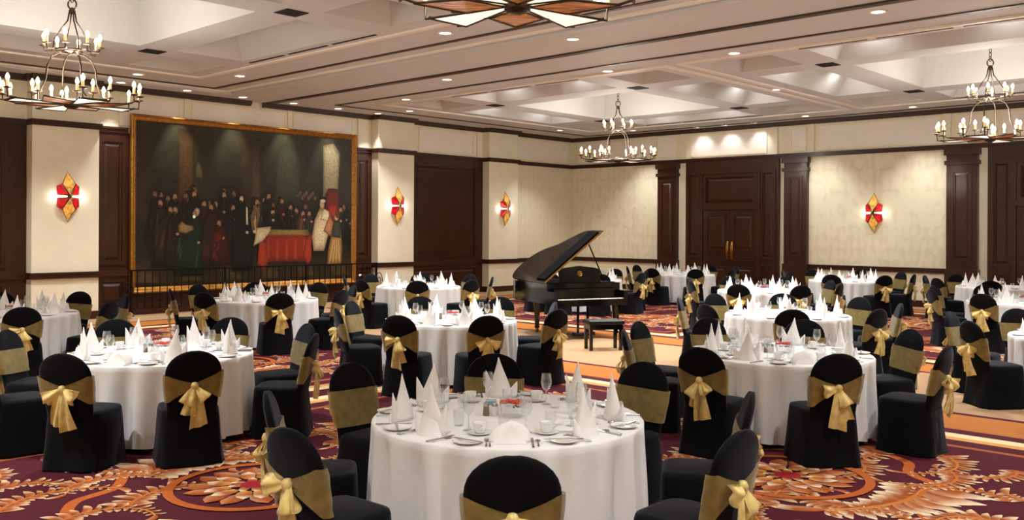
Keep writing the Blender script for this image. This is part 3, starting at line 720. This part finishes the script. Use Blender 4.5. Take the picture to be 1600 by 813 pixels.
# ------------------------------------------------------------------ chandeliers
cup_me = MB().lathe([(.001, -.012), (.02, -.01), (.055, .0), (.06, .008), (.02, .004), (.018, .02), (.001, .02)], 12).mesh('drip_pan', 'bronze', True)
slv_me = MB().lathe([(.018, 0), (.019, .1), (.001, .1)], 10).mesh('candle_sleeve', 'candle', True)
blb_me = MB().lathe([(.001, 0), (.012, .0), (.026, .03), (.027, .045), (.018, .075), (.006, .095), (.001, .1)], 10).mesh('bulb', 'bulb', True)
def chandelier(x, y, label):
    c = thing('chandelier', (x, y, 3.66), PI / 4 - .02, label, 'chandelier', 'two-tier candle chandeliers')
    zc = .03
    MB().lathe([(.001, -.03), (.05, -.025), (.1, .0), (.11, .04), (.06, .07), (.05, .12), (.001, .12)], 16).build('hub', 'bronze', c, True)
    def pane(name, m, pts, inset=.97):
        pts = [Vector(p) for p in pts]; n = len(pts); cc = sum(pts, Vector()) / n
        q = [cc + (p - cc) * inset for p in pts]; up_ = [p + Vector((0, 0, .008)) for p in q]
        o = MB().add(q + up_, [tuple(range(n))[::-1], tuple(range(n, 2 * n))] + [(k, (k + 1) % n, n + (k + 1) % n, n + k) for k in range(n)]).build(name, m, c)
        MB().tube(pts, .011, 5, True).build('pane_frame', 'bronze', o, True)
    def R(a, r, t, z): return (r * math.cos(a) - t * math.sin(a), r * math.sin(a) + t * math.cos(a), z)
    cand = []
    for k in range(4):
        a = k * PI / 2
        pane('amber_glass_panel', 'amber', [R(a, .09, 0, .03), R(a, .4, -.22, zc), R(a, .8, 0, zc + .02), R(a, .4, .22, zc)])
        if k % 2 == 0:
            MB().tube([R(a, .78, 0, zc + .02), R(a, .9, 0, zc + .06)], .012, 6).build('arm', 'bronze', c)
            for t in (-.1, .1):
                MB().tube([R(a, .88, 0, zc + .06), R(a, .92, t, zc + .06), R(a, .92, t, zc + .12)], .011, 6).build('arm', 'bronze', c)
                cand.append(R(a, .92, t, zc + .13))
        for t in (-.27, .27):
            MB().tube([R(a, .4, t * .74, zc), R(a, .42, t, zc + .01), R(a, .42, t, zc + .12)], .011, 6).build('arm', 'bronze', c)
            cand.append(R(a, .42, t, zc + .13))
        b = a + PI / 4
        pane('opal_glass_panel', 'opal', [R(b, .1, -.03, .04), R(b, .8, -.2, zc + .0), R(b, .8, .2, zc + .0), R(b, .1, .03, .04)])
        MB().tube([R(b, .8, -.21, zc + .005), R(b, .8, .21, zc + .005)], .015, 6).build('arm', 'bronze', c)
        for t in (-.18, .18):
            MB().tube([R(b, .8, t, zc + .005), R(b, .88, t, zc + .01), R(b, .89, t, zc + .12)], .012, 6).build('arm', 'bronze', c)
            cand.append(R(b, .89, t, zc + .13))
    zu = .78
    MB().lathe([(.001, -.02), (.06, -.015), (.12, 0), (.14, .012), (.1, .02), (.001, .02)], 16, (0, 0, zu)).build('upper_disc', 'bronze', c, True)
    MB().tube([R(2 * PI * k / 24, .25, 0, zu + .01) for k in range(24)], .014, 6, True).build('upper_ring', 'bronze', c, True)
    for k in range(8):
        a = k * PI / 4 + .2
        MB().tube([R(a, .25, 0, zu + .01), R(a, .36, 0, zu), R(a, .37, 0, zu + .06)], .01, 6).build('arm', 'bronze', c)
        cand.append(R(a, .37, 0, zu + .07))
    for k in range(4):
        a = k * PI / 2 + PI / 4
        MB().tube([R(a, r, 0, z) for r, z in ((.03, .76), (.16, .755), (.27, .69), (.33, .56), (.35, .36), (.42, .18), (.52, .11))], .012, 6).build('arched_rod', 'bronze', c, True)
        MB().tube([R(a, r, 0, z) for r, z in ((.25, .79), (.24, .93), (.14, 1.1), (.06, 1.22), (.035, 1.36))], .011, 6).build('upper_rod', 'bronze', c, True)
    MB().lathe([(.04, 0), (.05, .03), (.03, .07), (.001, .09)], 10, (0, 0, 1.33)).build('finial', 'bronze', c, True)
    MB().tube([(.06 * math.cos(t), 0, 1.46 + .07 * math.sin(t)) for t in [2 * PI * k / 14 for k in range(14)]], .012, 6, True).build('hook_ring', 'bronze', c, True)
    ch = MB(); z = 1.53
    while z < ZC + 1.13 - 3.66:
        ch.tube([((.022 * math.cos(t)) * (1 if int(z * 100) % 2 else 0), (.022 * math.cos(t)) * (0 if int(z * 100) % 2 else 1), z + .05 * math.sin(t)) for t in [2 * PI * k / 8 for k in range(8)]], .007, 5, True); z += .081
    ch.build('chain', 'bronze', c, True)
    MB().lathe([(.001, -.06), (.05, -.05), (.09, 0)], 12, (0, 0, ZC + 1.145 - 3.66)).build('ceiling_rose', 'bronze', c, True)
    for p in cand:
        s = put('candle', slv_me, c, p); put('drip_pan', cup_me, s); put('bulb', blb_me, s, (0, 0, .1))
    light('glow_lower', 'POINT', (0, 0, .34), P_CHAND, WARM, c, shadow_soft_size=.5)
    light('glow_upper', 'POINT', (0, 0, 1.02), P_CHAND * .22, WARM, c, shadow_soft_size=.25)
for (x, y), lb in zip(BAYS, ('at the upper left, before the painting', 'nearest the photographer, cut off by the top edge', 'hanging beyond the piano', 'at the right edge')):
    chandelier(x, y, 'bronze two-tier candle chandelier ' + lb)

# ------------------------------------------------------------------ grand piano and bench
p0 = cw(.74, 15.9)
pn = thing('grand_piano', p0, YAW + math.radians(25), 'black lacquered grand piano with its lid propped open', 'piano')
def smooth_path(pts, n=6):
    out = []
    for i in range(len(pts) - 1):
        q0 = pts[max(0, i - 1)]; q1 = pts[i]; q2 = pts[i + 1]; q3 = pts[min(len(pts) - 1, i + 2)]
        for k in range(n):
            t = k / n; out.append(tuple(.5 * (2 * q1[j] + (q2[j] - q0[j]) * t + (2 * q0[j] - 5 * q1[j] + 4 * q2[j] - q3[j]) * t * t + (3 * q1[j] - q0[j] - 3 * q2[j] + q3[j]) * t ** 3) for j in (0, 1)))
    return out + [pts[-1]]
bent = smooth_path([(1.5, .75), (1.46, .98), (1.28, 1.2), (1.06, 1.42), (.92, 1.7), (.74, 1.9), (.48, 1.98), (.2, 1.93), (.03, 1.74), (0, 1.5)], 4)
outl = [(0, .28), (1.5, .28)] + bent
MB().prism(outl, .63, .99).build('case', 'ebony', pn)
MB().prism([(.06 + x * .92, .34 + (y - .3) * .93) for x, y in [(0, .3), (1.5, .3)] + bent], .991, 1.0).build('sound_board', 'matte', pn)
B(0, 1.5, 0, .28, .6, .69).build('keybed', 'ebony', pn)
for x0 in (0, 1.42): MB().prism([(x0, 0), (x0 + .08, 0), (x0 + .08, .28), (x0, .28)], .69, .86).build('key_arm', 'ebony', pn)
wk = MB()
for k in range(52): wk.box(.085 + k * .02558, .085 + k * .02558 + .0245, .02, .17, .69, .725)
wk.build('white_keys', 'ivory', pn)
bk = MB()
for k in range(51):
    if k % 7 in (1, 4): continue
    bk.box(.085 + k * .02558 + .019, .085 + k * .02558 + .031, .075, .17, .725, .737)
bk.build('black_keys', 'ebony', pn)
B(.08, 1.42, .17, .2, .69, .9).build('fallboard', 'ebony', pn); B(.08, 1.42, .0, .02, .69, .715).build('key_slip', 'ebony', pn)
md = MB().prism(smooth_path([(.34, 0), (.32, .19), (.38, .25), (.58, .28), (.75, .295), (.92, .28), (1.12, .25), (1.18, .19), (1.16, 0)], 3), 0, .02)
desk = md.build('music_desk', 'ebony', pn); desk.matrix_local = Matrix.Translation((0, .42, 1.0)) @ Matrix.Rotation(math.radians(75), 4, 'X')
em = MB().lathe([(.045, 0), (.05, .008), (.04, .012), (.034, .004)], 20); em.build('emblem_ring', 'brass', desk, True).location = (.75, .15, .02)
e2 = MB()
for k in range(6): e2.tube([(0, 0, .006), (.024 * math.cos(k * PI / 3), .024 * math.sin(k * PI / 3), .006)], .005, 5)
e2.build('emblem_rosette', 'brass', desk).location = (.75, .15, .02)
ld = put('lid', MB().prism([(0, .34), (1.5, .34)] + bent, 0, .022).mesh('lid', 'ebony'), pn)
ld.matrix_local = Matrix.Translation((0, 0, 1.0)) @ Matrix.Rotation(math.radians(-38), 4, 'Y')
B(.06, 1.44, .4, .74, .023, .045).build('folded_front_lid', 'matte', ld)
B(.0, 1.5, .335, .35, -.002, .024).build('lid_edge_strip', 'brass', ld)
MB().tube([(1.40, .66, .99), (1.42 * math.cos(math.radians(38)) - .14, .56, 1.0 + 1.36 * math.sin(math.radians(38)) - .1)], .013, 8).build('lid_prop', 'ebony', pn)
def leg(x, y):
    MB().lathe([(.05, .08), (.045, .12), (.06, .4), (.075, .55), (.08, .63)], 8, (x, y, 0), True, True).build('leg', 'ebony', pn)
    MB().lathe([(.02, 0), (.035, .01), (.035, .06), (.02, .08)], 10, (x, y, 0), True, True).build('caster', 'brass', pn, True)
for x, y in ((.13, .2), (1.37, .2), (.42, 1.5)): leg(x, y)
ly = MB().box(.63, .67, .3, .33, .1, .63).box(.83, .87, .3, .33, .1, .63).box(.55, .95, .22, .36, .04, .11); ly.build('pedal_lyre', 'ebony', pn)
for k in range(3): B(.64 + k * .09, .68 + k * .09, .08, .24, .045, .06).build('pedal', 'brass', pn)
bn = thing('piano_bench', cw(1.5, 14.95), YAW + math.radians(12), 'black padded piano bench in front of the keyboard', 'bench')
MB().rings([[(sx * w_, sy * d_, z) for sx, sy in ((-1, -1), (1, -1), (1, 1), (-1, 1))] for w_, d_, z in ((.29, .19, .42), (.3, .2, .44), (.295, .195, .475), (.26, .16, .49))]).build('cushion', 'leather', bn)
B(-.28, .28, -.18, .18, .34, .42).build('apron', 'ebony', bn)
for sx in (-1, 1):
    for sy in (-1, 1): MB().box(sx * .25 - .025, sx * .25 + .025, sy * .14 - .025, sy * .14 + .025, 0, .34).build('leg', 'ebony', bn)

# ------------------------------------------------------------------ chairs
def rrect(w, y0, y1, z, n=28, p=5.0):
    """superellipse outline, half width w, from y0 to y1"""
    cy, h = (y0 + y1) / 2, (y1 - y0) / 2; out = []
    for k in range(n):
        a = 2 * PI * k / n; c, s = math.cos(a), math.sin(a)
        out.append((w * math.copysign(abs(c) ** (2 / p), c), cy + h * math.copysign(abs(s) ** (2 / p), s), z))
    return out
def seat_mesh(seed):
    r = random.Random(seed); rg = []
    for w, y0, y1, z in ((.268, -.30, .226, 0), (.262, -.29, .224, .02), (.246, -.27, .218, .2), (.236, -.255, .214, .38), (.23, -.245, .21, .445), (.222, -.24, .204, .468), (.19, -.22, .17, .478)):
        ring = rrect(w, y0, y1, z)
        amp = .012 * max(0, (.4 - z) / .4)
        ring = [(x * (1 + amp / .25 * math.sin(k * 2.6 + seed)), y + amp * math.sin(k * 1.9 + seed * 2), zz) for k, (x, y, zz) in enumerate(ring)]
        rg.append(ring)
    return MB().rings(rg).mesh('seat', 'cover', True)
def back_w(z):
    if z < .76: return .205 + .012 * math.cos((z - .45) / .31 * PI * 1.0 + PI) * 1.0 + .006
    t = min(1, (z - .76) / .2); return .223 * math.sqrt(max(0, 1 - t ** 2.3))
def back_y(z): return -.222 - (z - .45) * .21 - .04 * max(0, z - .75)
def back_ring(z, off=0.0, n=28, thick=.034):
    w = max(.004, back_w(z) + off); th = max(.003, thick * (1 if z < .8 else math.sqrt(max(0.02, 1 - ((z - .8) / .165) ** 2)))) + off
    yc = back_y(z)
    return [(x, y - .012 * (1 - (x / max(w, .01)) ** 2), zz) for x, y, zz in rrect(w, yc - th, yc + th, z, n, 3.0)]
BZ = [.36, .42, .48, .54, .6, .66, .72, .77, .81, .85, .885, .915, .938, .952, .958]
back_me = MB().rings([back_ring(z) for z in BZ]).mesh('backrest', 'cover', True)
seat_me = [seat_mesh(k) for k in range(3)]
def sash_mesh(seed):
    r = random.Random(seed); n = 36; rows = 6; z0, z1, zk = .53 + r.uniform(-.02, .02), .775, .675; rg = []
    tilt = r.uniform(-.05, .05)
    for j in range(rows + 1):
        t = j / rows; ring = []
        base = back_ring(.65, .016, n)
        for k, (x, y, _) in enumerate(base):
            z = z0 + (z1 - z0) * t
            yc = back_y(.65)
            if y < yc:      # rear: gathered to the knot
                g = max(0.0, 1 - abs(x) / .2); z = zk + (z - zk) * (1 - .82 * g ** .8)
            z += tilt * x
            w_ = back_w(.65); wz = back_w(min(z, .8)); yy = y + (back_y(z) - yc) + .003 * math.sin(j * 2.3 + k * .8 + seed)
            ring.append((x * wz / w_ * 1.005, yy, z))
        rg.append(ring)
    return MB().rings(rg, False, False).mesh('sash', 'sash', True)
sash_me = [sash_mesh(k) for k in range(3)]
KY = back_y(.675) - .062       # knot position behind the backrest
def loop_mb(side, droop, L, W, seed):
    """flat ribbon loop: leaves the knot, turns at its far end and comes back"""
    dx, dz = side * math.cos(droop), -math.sin(droop); wx, wz = side * math.sin(droop), math.cos(droop)
    def f(u, v):
        s_ = math.sin(PI * u); r = L * s_ ** .75
        wd = .022 + (W * 2 - .022) * s_ ** .8
        gap = .034 * math.sin(2 * PI * u) + .02 * s_
        q = (v - .5) * wd; pl = .011 * s_ * math.sin(v * 9 + seed) + .006 * math.sin(u * 13 + v * 5 + seed)
        bul = .018 * s_ * math.cos(PI * (v - .5))
        return (dx * r + wx * q, KY - .012 - gap + pl - bul, .675 + dz * r + wz * q)
    return MB().grid(f, 16, 9)
def tail_mb(side, L, W, sp, seed):
    def f(u, v):
        wd = .02 + (W * 1.25 - .02) * u ** .6
        x = side * (.012 + sp * u) + (v - .5) * wd
        y = KY - .008 - .016 * math.sin(v * 9 + seed + u * 3) * (.3 + u) - .02 * math.sin(u * PI)
        return (x, y, .675 - L * u * (1 - .1 * (v - .5) * side))
    return MB().grid(f, 8, 8)
def bow_parts(kind):
    P = [('bow_knot', MB().lathe([(.001, .034), (.02, .028), (.03, .008), (.028, -.012), (.016, -.03), (.001, -.034)], 10, (0, KY - .01, .672)))]
    if kind == 0: L = [(-1, .55, .15, .062, 1), (1, .5, .15, .062, 2)]; T = [(-1, .3, .1, .03, 1), (1, .33, .1, .045, 5)]
    elif kind == 1: L = [(-1, 1.1, .16, .06, 3), (1, .9, .14, .055, 4)]; T = [(-1, .24, .09, .04, 2), (1, .34, .12, .02, 6)]
    else: L = [(-1, .15, .14, .055, 5), (1, 1.25, .15, .07, 7)]; T = [(-1, .34, .12, .0, 3), (1, .27, .09, .06, 8)]
    P += [('bow_loop', loop_mb(*a)) for a in L] + [('bow_tail', tail_mb(*a)) for a in T]
    return P
bow_near = []; bow_far = []
for kd in range(3):
    ps = bow_parts(kd); bow_near.append([(n, m.mesh(n, 'bow', True)) for n, m in ps])
    j = MB()
    for n, m in ps: j.add(m.v, m.f)
    bow_far.append(j.mesh('bow', 'bow', True))
T4_SLOT = {288: 'near right', 251: 'near left', 343: 'right near', 24: 'right far', 205: 'left near', 160: 'left far', 112: 'far left', 64: 'far right'}
SLOT = ['right', 'far right', 'far', 'far left', 'left', 'near left', 'near', 'near right']
def slot(a, nm=''):
    if nm.startswith('middle table'): return T4_SLOT[a]
    return SLOT[int(((a + 22.5) % 360) // 45)]
def chair(pos, rz, label, near, k):
    c = thing('banquet_chair', pos, rz, label, 'chair', 'covered banquet chairs')
    put('seat', seat_me[k % 3], c); put('backrest', back_me, c); s = put('sash', sash_me[(k // 2) % 3], c); s['label'] = 'olive gold organza sash'
    if near:
        for n, me in bow_near[k % 3]: put(n, me, c)
    else: put('bow', bow_far[k % 3], c)['label'] = 'gold organza bow'
    return c

# ------------------------------------------------------------------ round tables
TR, TZ = .87, .76
def cloth_mesh(seed):
    r = random.Random(seed); n = 216; ph = [r.uniform(0, 6.28) for _ in range(4)]
    rg = []
    prof_ = [(.0, 0), (.3, 0), (.6, 0), (.83, 0), (.858, -.003), (.87, -.016), (.872, -.06), (.874, -.16), (.878, -.3), (.884, -.45), (.89, -.6), (.894, -.715)]
    for R_, z in prof_[1:]:
        ring = []
        for k in range(n):
            a = 2 * PI * k / n
            amp = .075 * min(1, max(0, -z - .012) / .35) ** .7
            f = .55 * math.sin(17 * a + ph[0]) + .3 * math.sin(29 * a + ph[1]) + .25 * math.sin(7 * a + ph[2])
            g = math.sqrt(math.sin(12 * a + ph[3] + .8 * math.sin(3 * a + ph[0])) ** 2 + .05); rr = R_ + amp * (f * .4 + g * 1.0 - .95)
            ring.append((rr * math.cos(a), rr * math.sin(a), TZ + z + (.012 * f if z < -.7 else 0)))
        rg.append(ring)
    m = MB().rings(rg, True, False)
    return m.mesh('tablecloth', 'cloth', True)
cloth_me = [cloth_mesh(k) for k in range(3)]
top_me = MB().lathe([(.84, .72), (.855, .73), (.855, .75), (.84, .757)], 40, (0, 0, 0), True, True).mesh('tabletop', 'wood')
tleg_me = MB().lathe([(.03, 0), (.03, .02), (.018, .03), (.018, .72)], 8, (0, 0, 0), True, True).mesh('leg', 'iron', True)
# tableware meshes
def napkin_mesh(seed):
    r = random.Random(seed); m = MB(); n = 14; lean = r.uniform(-.02, .02)
    rg = []
    H_ = .275 + r.uniform(-.025, .02)
    for i in range(9):
        t = i / 8; rad = .092 * (1 - t) ** 1.15 * (1 + .1 * math.sin(PI * t)) + .003
        rg.append([(rad * math.cos(2 * PI * k / n) * (1 + .12 * math.cos(6 * PI * k / n + 1)) + lean * t * t, rad * .6 * math.sin(2 * PI * k / n), H_ * t) for k in range(n)])
    m.rings(rg)
    for sx, hh, off in ((1, .185, .06), (-1, .115, .07)):     # wings either side of the spire
        rg = []
        for i in range(6):
            t = i / 5; rad = .05 * (1 - t) ** .9 + .002
            rg.append([(sx * (off + .05 * t) + rad * math.cos(2 * PI * k / 8), -.012 + rad * .5 * math.sin(2 * PI * k / 8), hh * t) for k in range(8)])
        m.rings(rg)
    def cuff(u, v):
        a = PI * (1.08 + .84 * u); rad = .098 - .03 * v; hh = .06 + .05 * math.sin(PI * u)
        return (rad * math.cos(a), rad * .9 * math.sin(a) - .002, hh * v + .001)
    m.grid(cuff, 10, 4)
    return m.mesh('napkin', 'napkin', True)
nap_me = [napkin_mesh(k) for k in range(4)]
def lownap_mesh():
    m = MB(); rg = []; n = 16
    for i in range(8):
        t = i / 7; rx = .115 * (1 - t ** 2.2) ** .7 + .006; ry = .06 * (1 - t) + .006
        rg.append([(rx * math.cos(2 * PI * k / n) + .015 * t, ry * math.sin(2 * PI * k / n) + .02 * t, .115 * t) for k in range(n)])
    m.rings(rg)
    m.add([(-.1, -.065, .002), (.1, -.065, .002), (.03, -.03, .085), (0.01, -.03, .1)], [(0, 1, 2, 3)])
    return m.mesh('napkin', 'napkin', True)
lownap_me = lownap_mesh()
plate_me = MB().lathe([(.001, .004), (.055, .004), (.062, .007), (.085, .014), (.087, .017), (.084, .017), (.06, .010), (.052, .008), (.001, .008)], 28).mesh('side_plate', 'china', True)
sauc_me = MB().lathe([(.001, .003), (.04, .003), (.07, .014), (.072, .017), (.068, .017), (.04, .008), (.001, .007)], 24).mesh('saucer', 'china', True)
def cup():
    m = MB().lathe([(.001, .004), (.026, .004), (.03, .008), (.036, .03), (.041, .058), (.043, .064), (.04, .064), (.037, .05), (.03, .015), (.001, .01)], 20)
    m.tube([(.038, 0, .05), (.058, 0, .052), (.064, 0, .038), (.054, 0, .024), (.034, 0, .022)], .004, 6)
    return m.mesh('coffee_cup', 'china', True)
cup_t = cup()
wine_me = MB().lathe([(.001, .002), (.034, .002), (.035, .004), (.012, .009), (.0045, .02), (.004, .085), (.008, .095), (.026, .112), (.037, .14), (.038, .16), (.033, .2), (.031, .212)], 20).mesh('wine_glass', 'glass', True)
tumb_me = MB().lathe([(.001, .004), (.028, .004), (.03, .008), (.035, .095), (.036, .098)], 18).mesh('water_tumbler', 'glass', True)
def fork():
    m = MB().grid(lambda u, v: ((v - .5) * (.008 + .006 * (1 - u) ** 3), u * .12 - .1, .004 + .004 * math.sin(u * PI)), 8, 2)
    m.grid(lambda u, v: ((v - .5) * (.012 + .012 * math.sin(min(1, u * 1.6) * PI / 2)), .02 + u * .035, .005 + .004 * u), 4, 3)
    for k in range(4): m.box(-.0115 + k * .0062, -.0085 + k * .0062, .054, .095, .006, .009)
    return m.mesh('fork', 'steel', True)
def knife():
    m = MB().box(-.006, .006, -.11, -.01, .002, .008); m.prism([(-.007, -.01), (.008, -.01), (.009, .08), (.004, .115), (-.006, .1)], .003, .005)
    return m.mesh('knife', 'steel')
def spoon():
    m = MB().grid(lambda u, v: ((v - .5) * (.007 + .006 * (1 - u) ** 3), u * .11 - .1, .004 + .004 * math.sin(u * PI)), 8, 2)
    m.grid(lambda u, v: (.018 * math.sin(PI * (u * .94 + .06)) ** .7 * math.cos(PI * v), .005 + u * .055, .007 - .005 * math.sin(PI * v)), 6, 6)
    return m.mesh('spoon', 'steel', True)
fork_me, knife_me, spoon_me = fork(), knife(), spoon()
def centrepiece(pos, nm, a, near):
    b = thing('flower_bowl', pos, a, 'round glass bowl of floating red flowers on the ' + nm, 'bowl', 'flower bowls')
    MB().lathe([(.001, .003), (.06, .003), (.075, .012), (.085, .06), (.08, .12), (.078, .122)], 24).build('glass_bowl', 'glass', b, True)
    f = MB(); r = random.Random(len(nm))
    for k in range(5):
        fx, fy = .045 * math.cos(k * 1.26) * (0 if k == 4 else 1), .045 * math.sin(k * 1.57)
        for q in range(7):
            t = 2 * PI * q / 7
            f.lathe([(.001, .012), (.012, .008), (.014, 0), (.001, -.004)], 6, (fx + .016 * math.cos(t), fy + .016 * math.sin(t), .085 + .01 * (q % 2)))
    f.build('flower_heads', 'flower', b, True)
    g = MB()
    for k in range(8): g.add([(0, 0, .07), (.05 * math.cos(k * .785), .05 * math.sin(k * .785), .06), (.06 * math.cos(k * .785 + .3), .06 * math.sin(k * .785 + .3), .065)], [(0, 1, 2)])
    g.build('leaves', 'leaf', b)
    if not near: return
    d = RT * -.17 + FW * .02
    for k, (mm, w1) in enumerate((('pepper', 'pepper'), ('salt', 'salt'))):
        s = thing(w1 + '_shaker', pos + d + RT * (.055 * k), 0, 'glass %s shaker with steel cap on the %s' % (w1, nm), 'shaker')
        MB().lathe([(.02, 0), (.022, .01), (.018, .06)], 12, (0, 0, 0), True, True).build('glass_body', mm, s, True)
        MB().lathe([(.019, .06), (.019, .075), (.01, .085), (.001, .086)], 12).build('cap', 'steel', s, True)
    h = thing('sachet_holder', pos + RT * -.14 + FW * .13, YAW, 'white china holder of coloured sugar sachets on the ' + nm, 'sachet holder')
    MB().box(-.05, .05, -.03, -.024, 0, .05).box(-.05, .05, .024, .03, 0, .05).box(-.05, -.044, -.024, .024, 0, .05).box(.044, .05, -.024, .024, 0, .05).build('dish', 'china', h)
    for k in range(6): B(-.04, .035, -.021 + k * .007, -.018 + k * .007, .004, .075 + .006 * (k % 2)).build('sachet', ('sachet_b', 'sachet_w', 'sachet_p')[k % 3], h)

CHR = 1.155     # seat centre distance from table centre
def ring_of(b): return [(b + 45 * k) % 360 for k in range(8)]
TABLES = [   # name, lateral, depth, chair angles (seen from the photographer: 0 right, 90 away), extra distance, near detail level
    ('front centre table', -.02, 5.89, [271, 229, 190, 141, 95, 45, 354, 312], {0: .28, 1: .17, 7: .2}, 2),
    ('right foreground table', 2.65, 9.0, [270, 227, 321, 15, 63, 105, 140, 175], {6: .12}, 2),
    ('left foreground table', -3.37, 8.76, [302, 263, 358, 34, 81, 129, 175, 218], {}, 2),
    ('middle table before the piano', -.80, 12.1, [288, 251, 343, 24, 205, 160, 112, 64], {0: .08, 1: .08}, 2),
    ('table below the painting', -4.15, 15.45, ring_of(22.0), {}, 1),
    ('table by the panelled bay', -1.93, 19.0, ring_of(4), {}, 1),
    ('table at the left edge', -6.94, 12.66, [350, 35, 80, 125, 305, 260], {}, 1),
    ('middle right table', 3.95, 13.11, ring_of(30), {}, 1),
    ('table before the double doors', 4.98, 18.2, ring_of(12), {}, 1),
    ('far table left of doors', 4.62, 24.8, ring_of(3), {}, 1),
    ('table under right wall sconce', 8.08, 22.1, ring_of(12), {}, 1),
    ('table at the right edge', 8.76, 15.7, [175, 130, 85, 40, 265, 220], {}, 1),
    ('table in far right corner', 10.58, 19.84, [100, 145, 190, 235, 280], {}, 1),
    ('table behind the piano', 1.77, 22.0, ring_of(10), {}, 1),
    ('cropped table lower right', 6.65, 10.45, [185, 140, 229, 93], {}, 1)]
rj = random.Random(11); kc = 0
for ti, (nm, lat, dep, angs, extra, lvl) in enumerate(TABLES):
    tc = cw(lat, dep)
    t = thing('round_table', tc, rj.uniform(0, 1), 'round banquet table under white cloth, the ' + nm, 'table', 'round banquet tables')
    put('tabletop', top_me, t)
    for k in range(4): put('leg', tleg_me, t, (.5 * math.cos(k * PI / 2), .5 * math.sin(k * PI / 2), 0))
    cl = put('tablecloth', cloth_me[ti % 3], None, tc, (0, 0, rj.uniform(0, 6)))
    tag(cl, 'white floor-length linen cloth draped over the ' + nm, 'tablecloth', 'white tablecloths')
    centrepiece(tc + Vector((0, 0, TZ)) + RT * .03, nm, 0, lvl == 2)
    for i, ad in enumerate(angs):
        a = math.radians(ad); o = RT * math.cos(a) + FW * math.sin(a)      # outward from table centre
        rr = CHR + extra.get(i, 0) + rj.uniform(.0, .05)
        p = tc + o * rr; rz = math.atan2(-o.y, -o.x) - PI / 2 + rj.uniform(-.1, .1) + (-.4 if ti == 3 and ad in (343, 24) else 0)
        chair(p, rz, 'black covered chair with gold bow, %s seat of the %s' % (slot(ad, nm), nm), lvl == 2, kc + (i * 7) % 3); kc += 1
    # place settings
    for i, ad in enumerate(angs):
        a = math.radians(ad); o = RT * math.cos(a) + FW * math.sin(a)
        rt_ = Vector((-o.y, o.x, 0))      # the diner's right hand
        sl = slot(ad, nm); rz = math.atan2(-o.y, -o.x) - PI / 2
        def at(r, s): return tc + o * r + rt_ * s + Vector((0, 0, TZ))
        def item(name, me, r, s, what, cat, dr=0.0):
            ob = put(name, me, None, at(r, s), (0, 0, rz + dr))
            return tag(ob, '%s, %s place on the %s' % (what, sl, nm), cat, name.replace('_', ' ') + 's on the ' + nm)
        low = lvl == 2 and ti in (0, 1, 2) and 262 <= ad <= 275
        item('napkin', lownap_me if low else nap_me[(i + ti) % 4], .7 if low else .67, 0, 'white low fan-folded napkin' if low else 'white spire-folded napkin', 'napkin', 0 if low else rj.uniform(-.6, .6))
        item('side_plate', plate_me, .74, -.235, 'small white side plate', 'plate')
        item('wine_glass', wine_me, .47, .1, 'clear stemmed wine glass', 'glass')
        item('water_tumbler', tumb_me, .42, -.03, 'clear short water tumbler', 'glass')
        if lvl == 2:
            item('saucer', sauc_me, .5, .22, 'white china saucer', 'saucer')
            ob = item('coffee_cup', cup_t, .5, .22, 'white coffee cup on its saucer', 'cup', rj.uniform(-.8, .8)); ob.location.z += .008
            item('fork', fork_me, .735, -.13, 'steel dinner fork left of napkin', 'fork')
            item('fork', fork_me, .735, -.11, 'steel salad fork beside the napkin', 'fork')
            item('knife', knife_me, .735, .13, 'steel knife right of napkin', 'knife')
            item('spoon', spoon_me, .73, .16, 'steel spoon right of knife', 'spoon')
            k2 = item('butter_knife', knife_me, .74, -.235, 'butter knife on plate', 'knife', .9); k2.location.z += .015
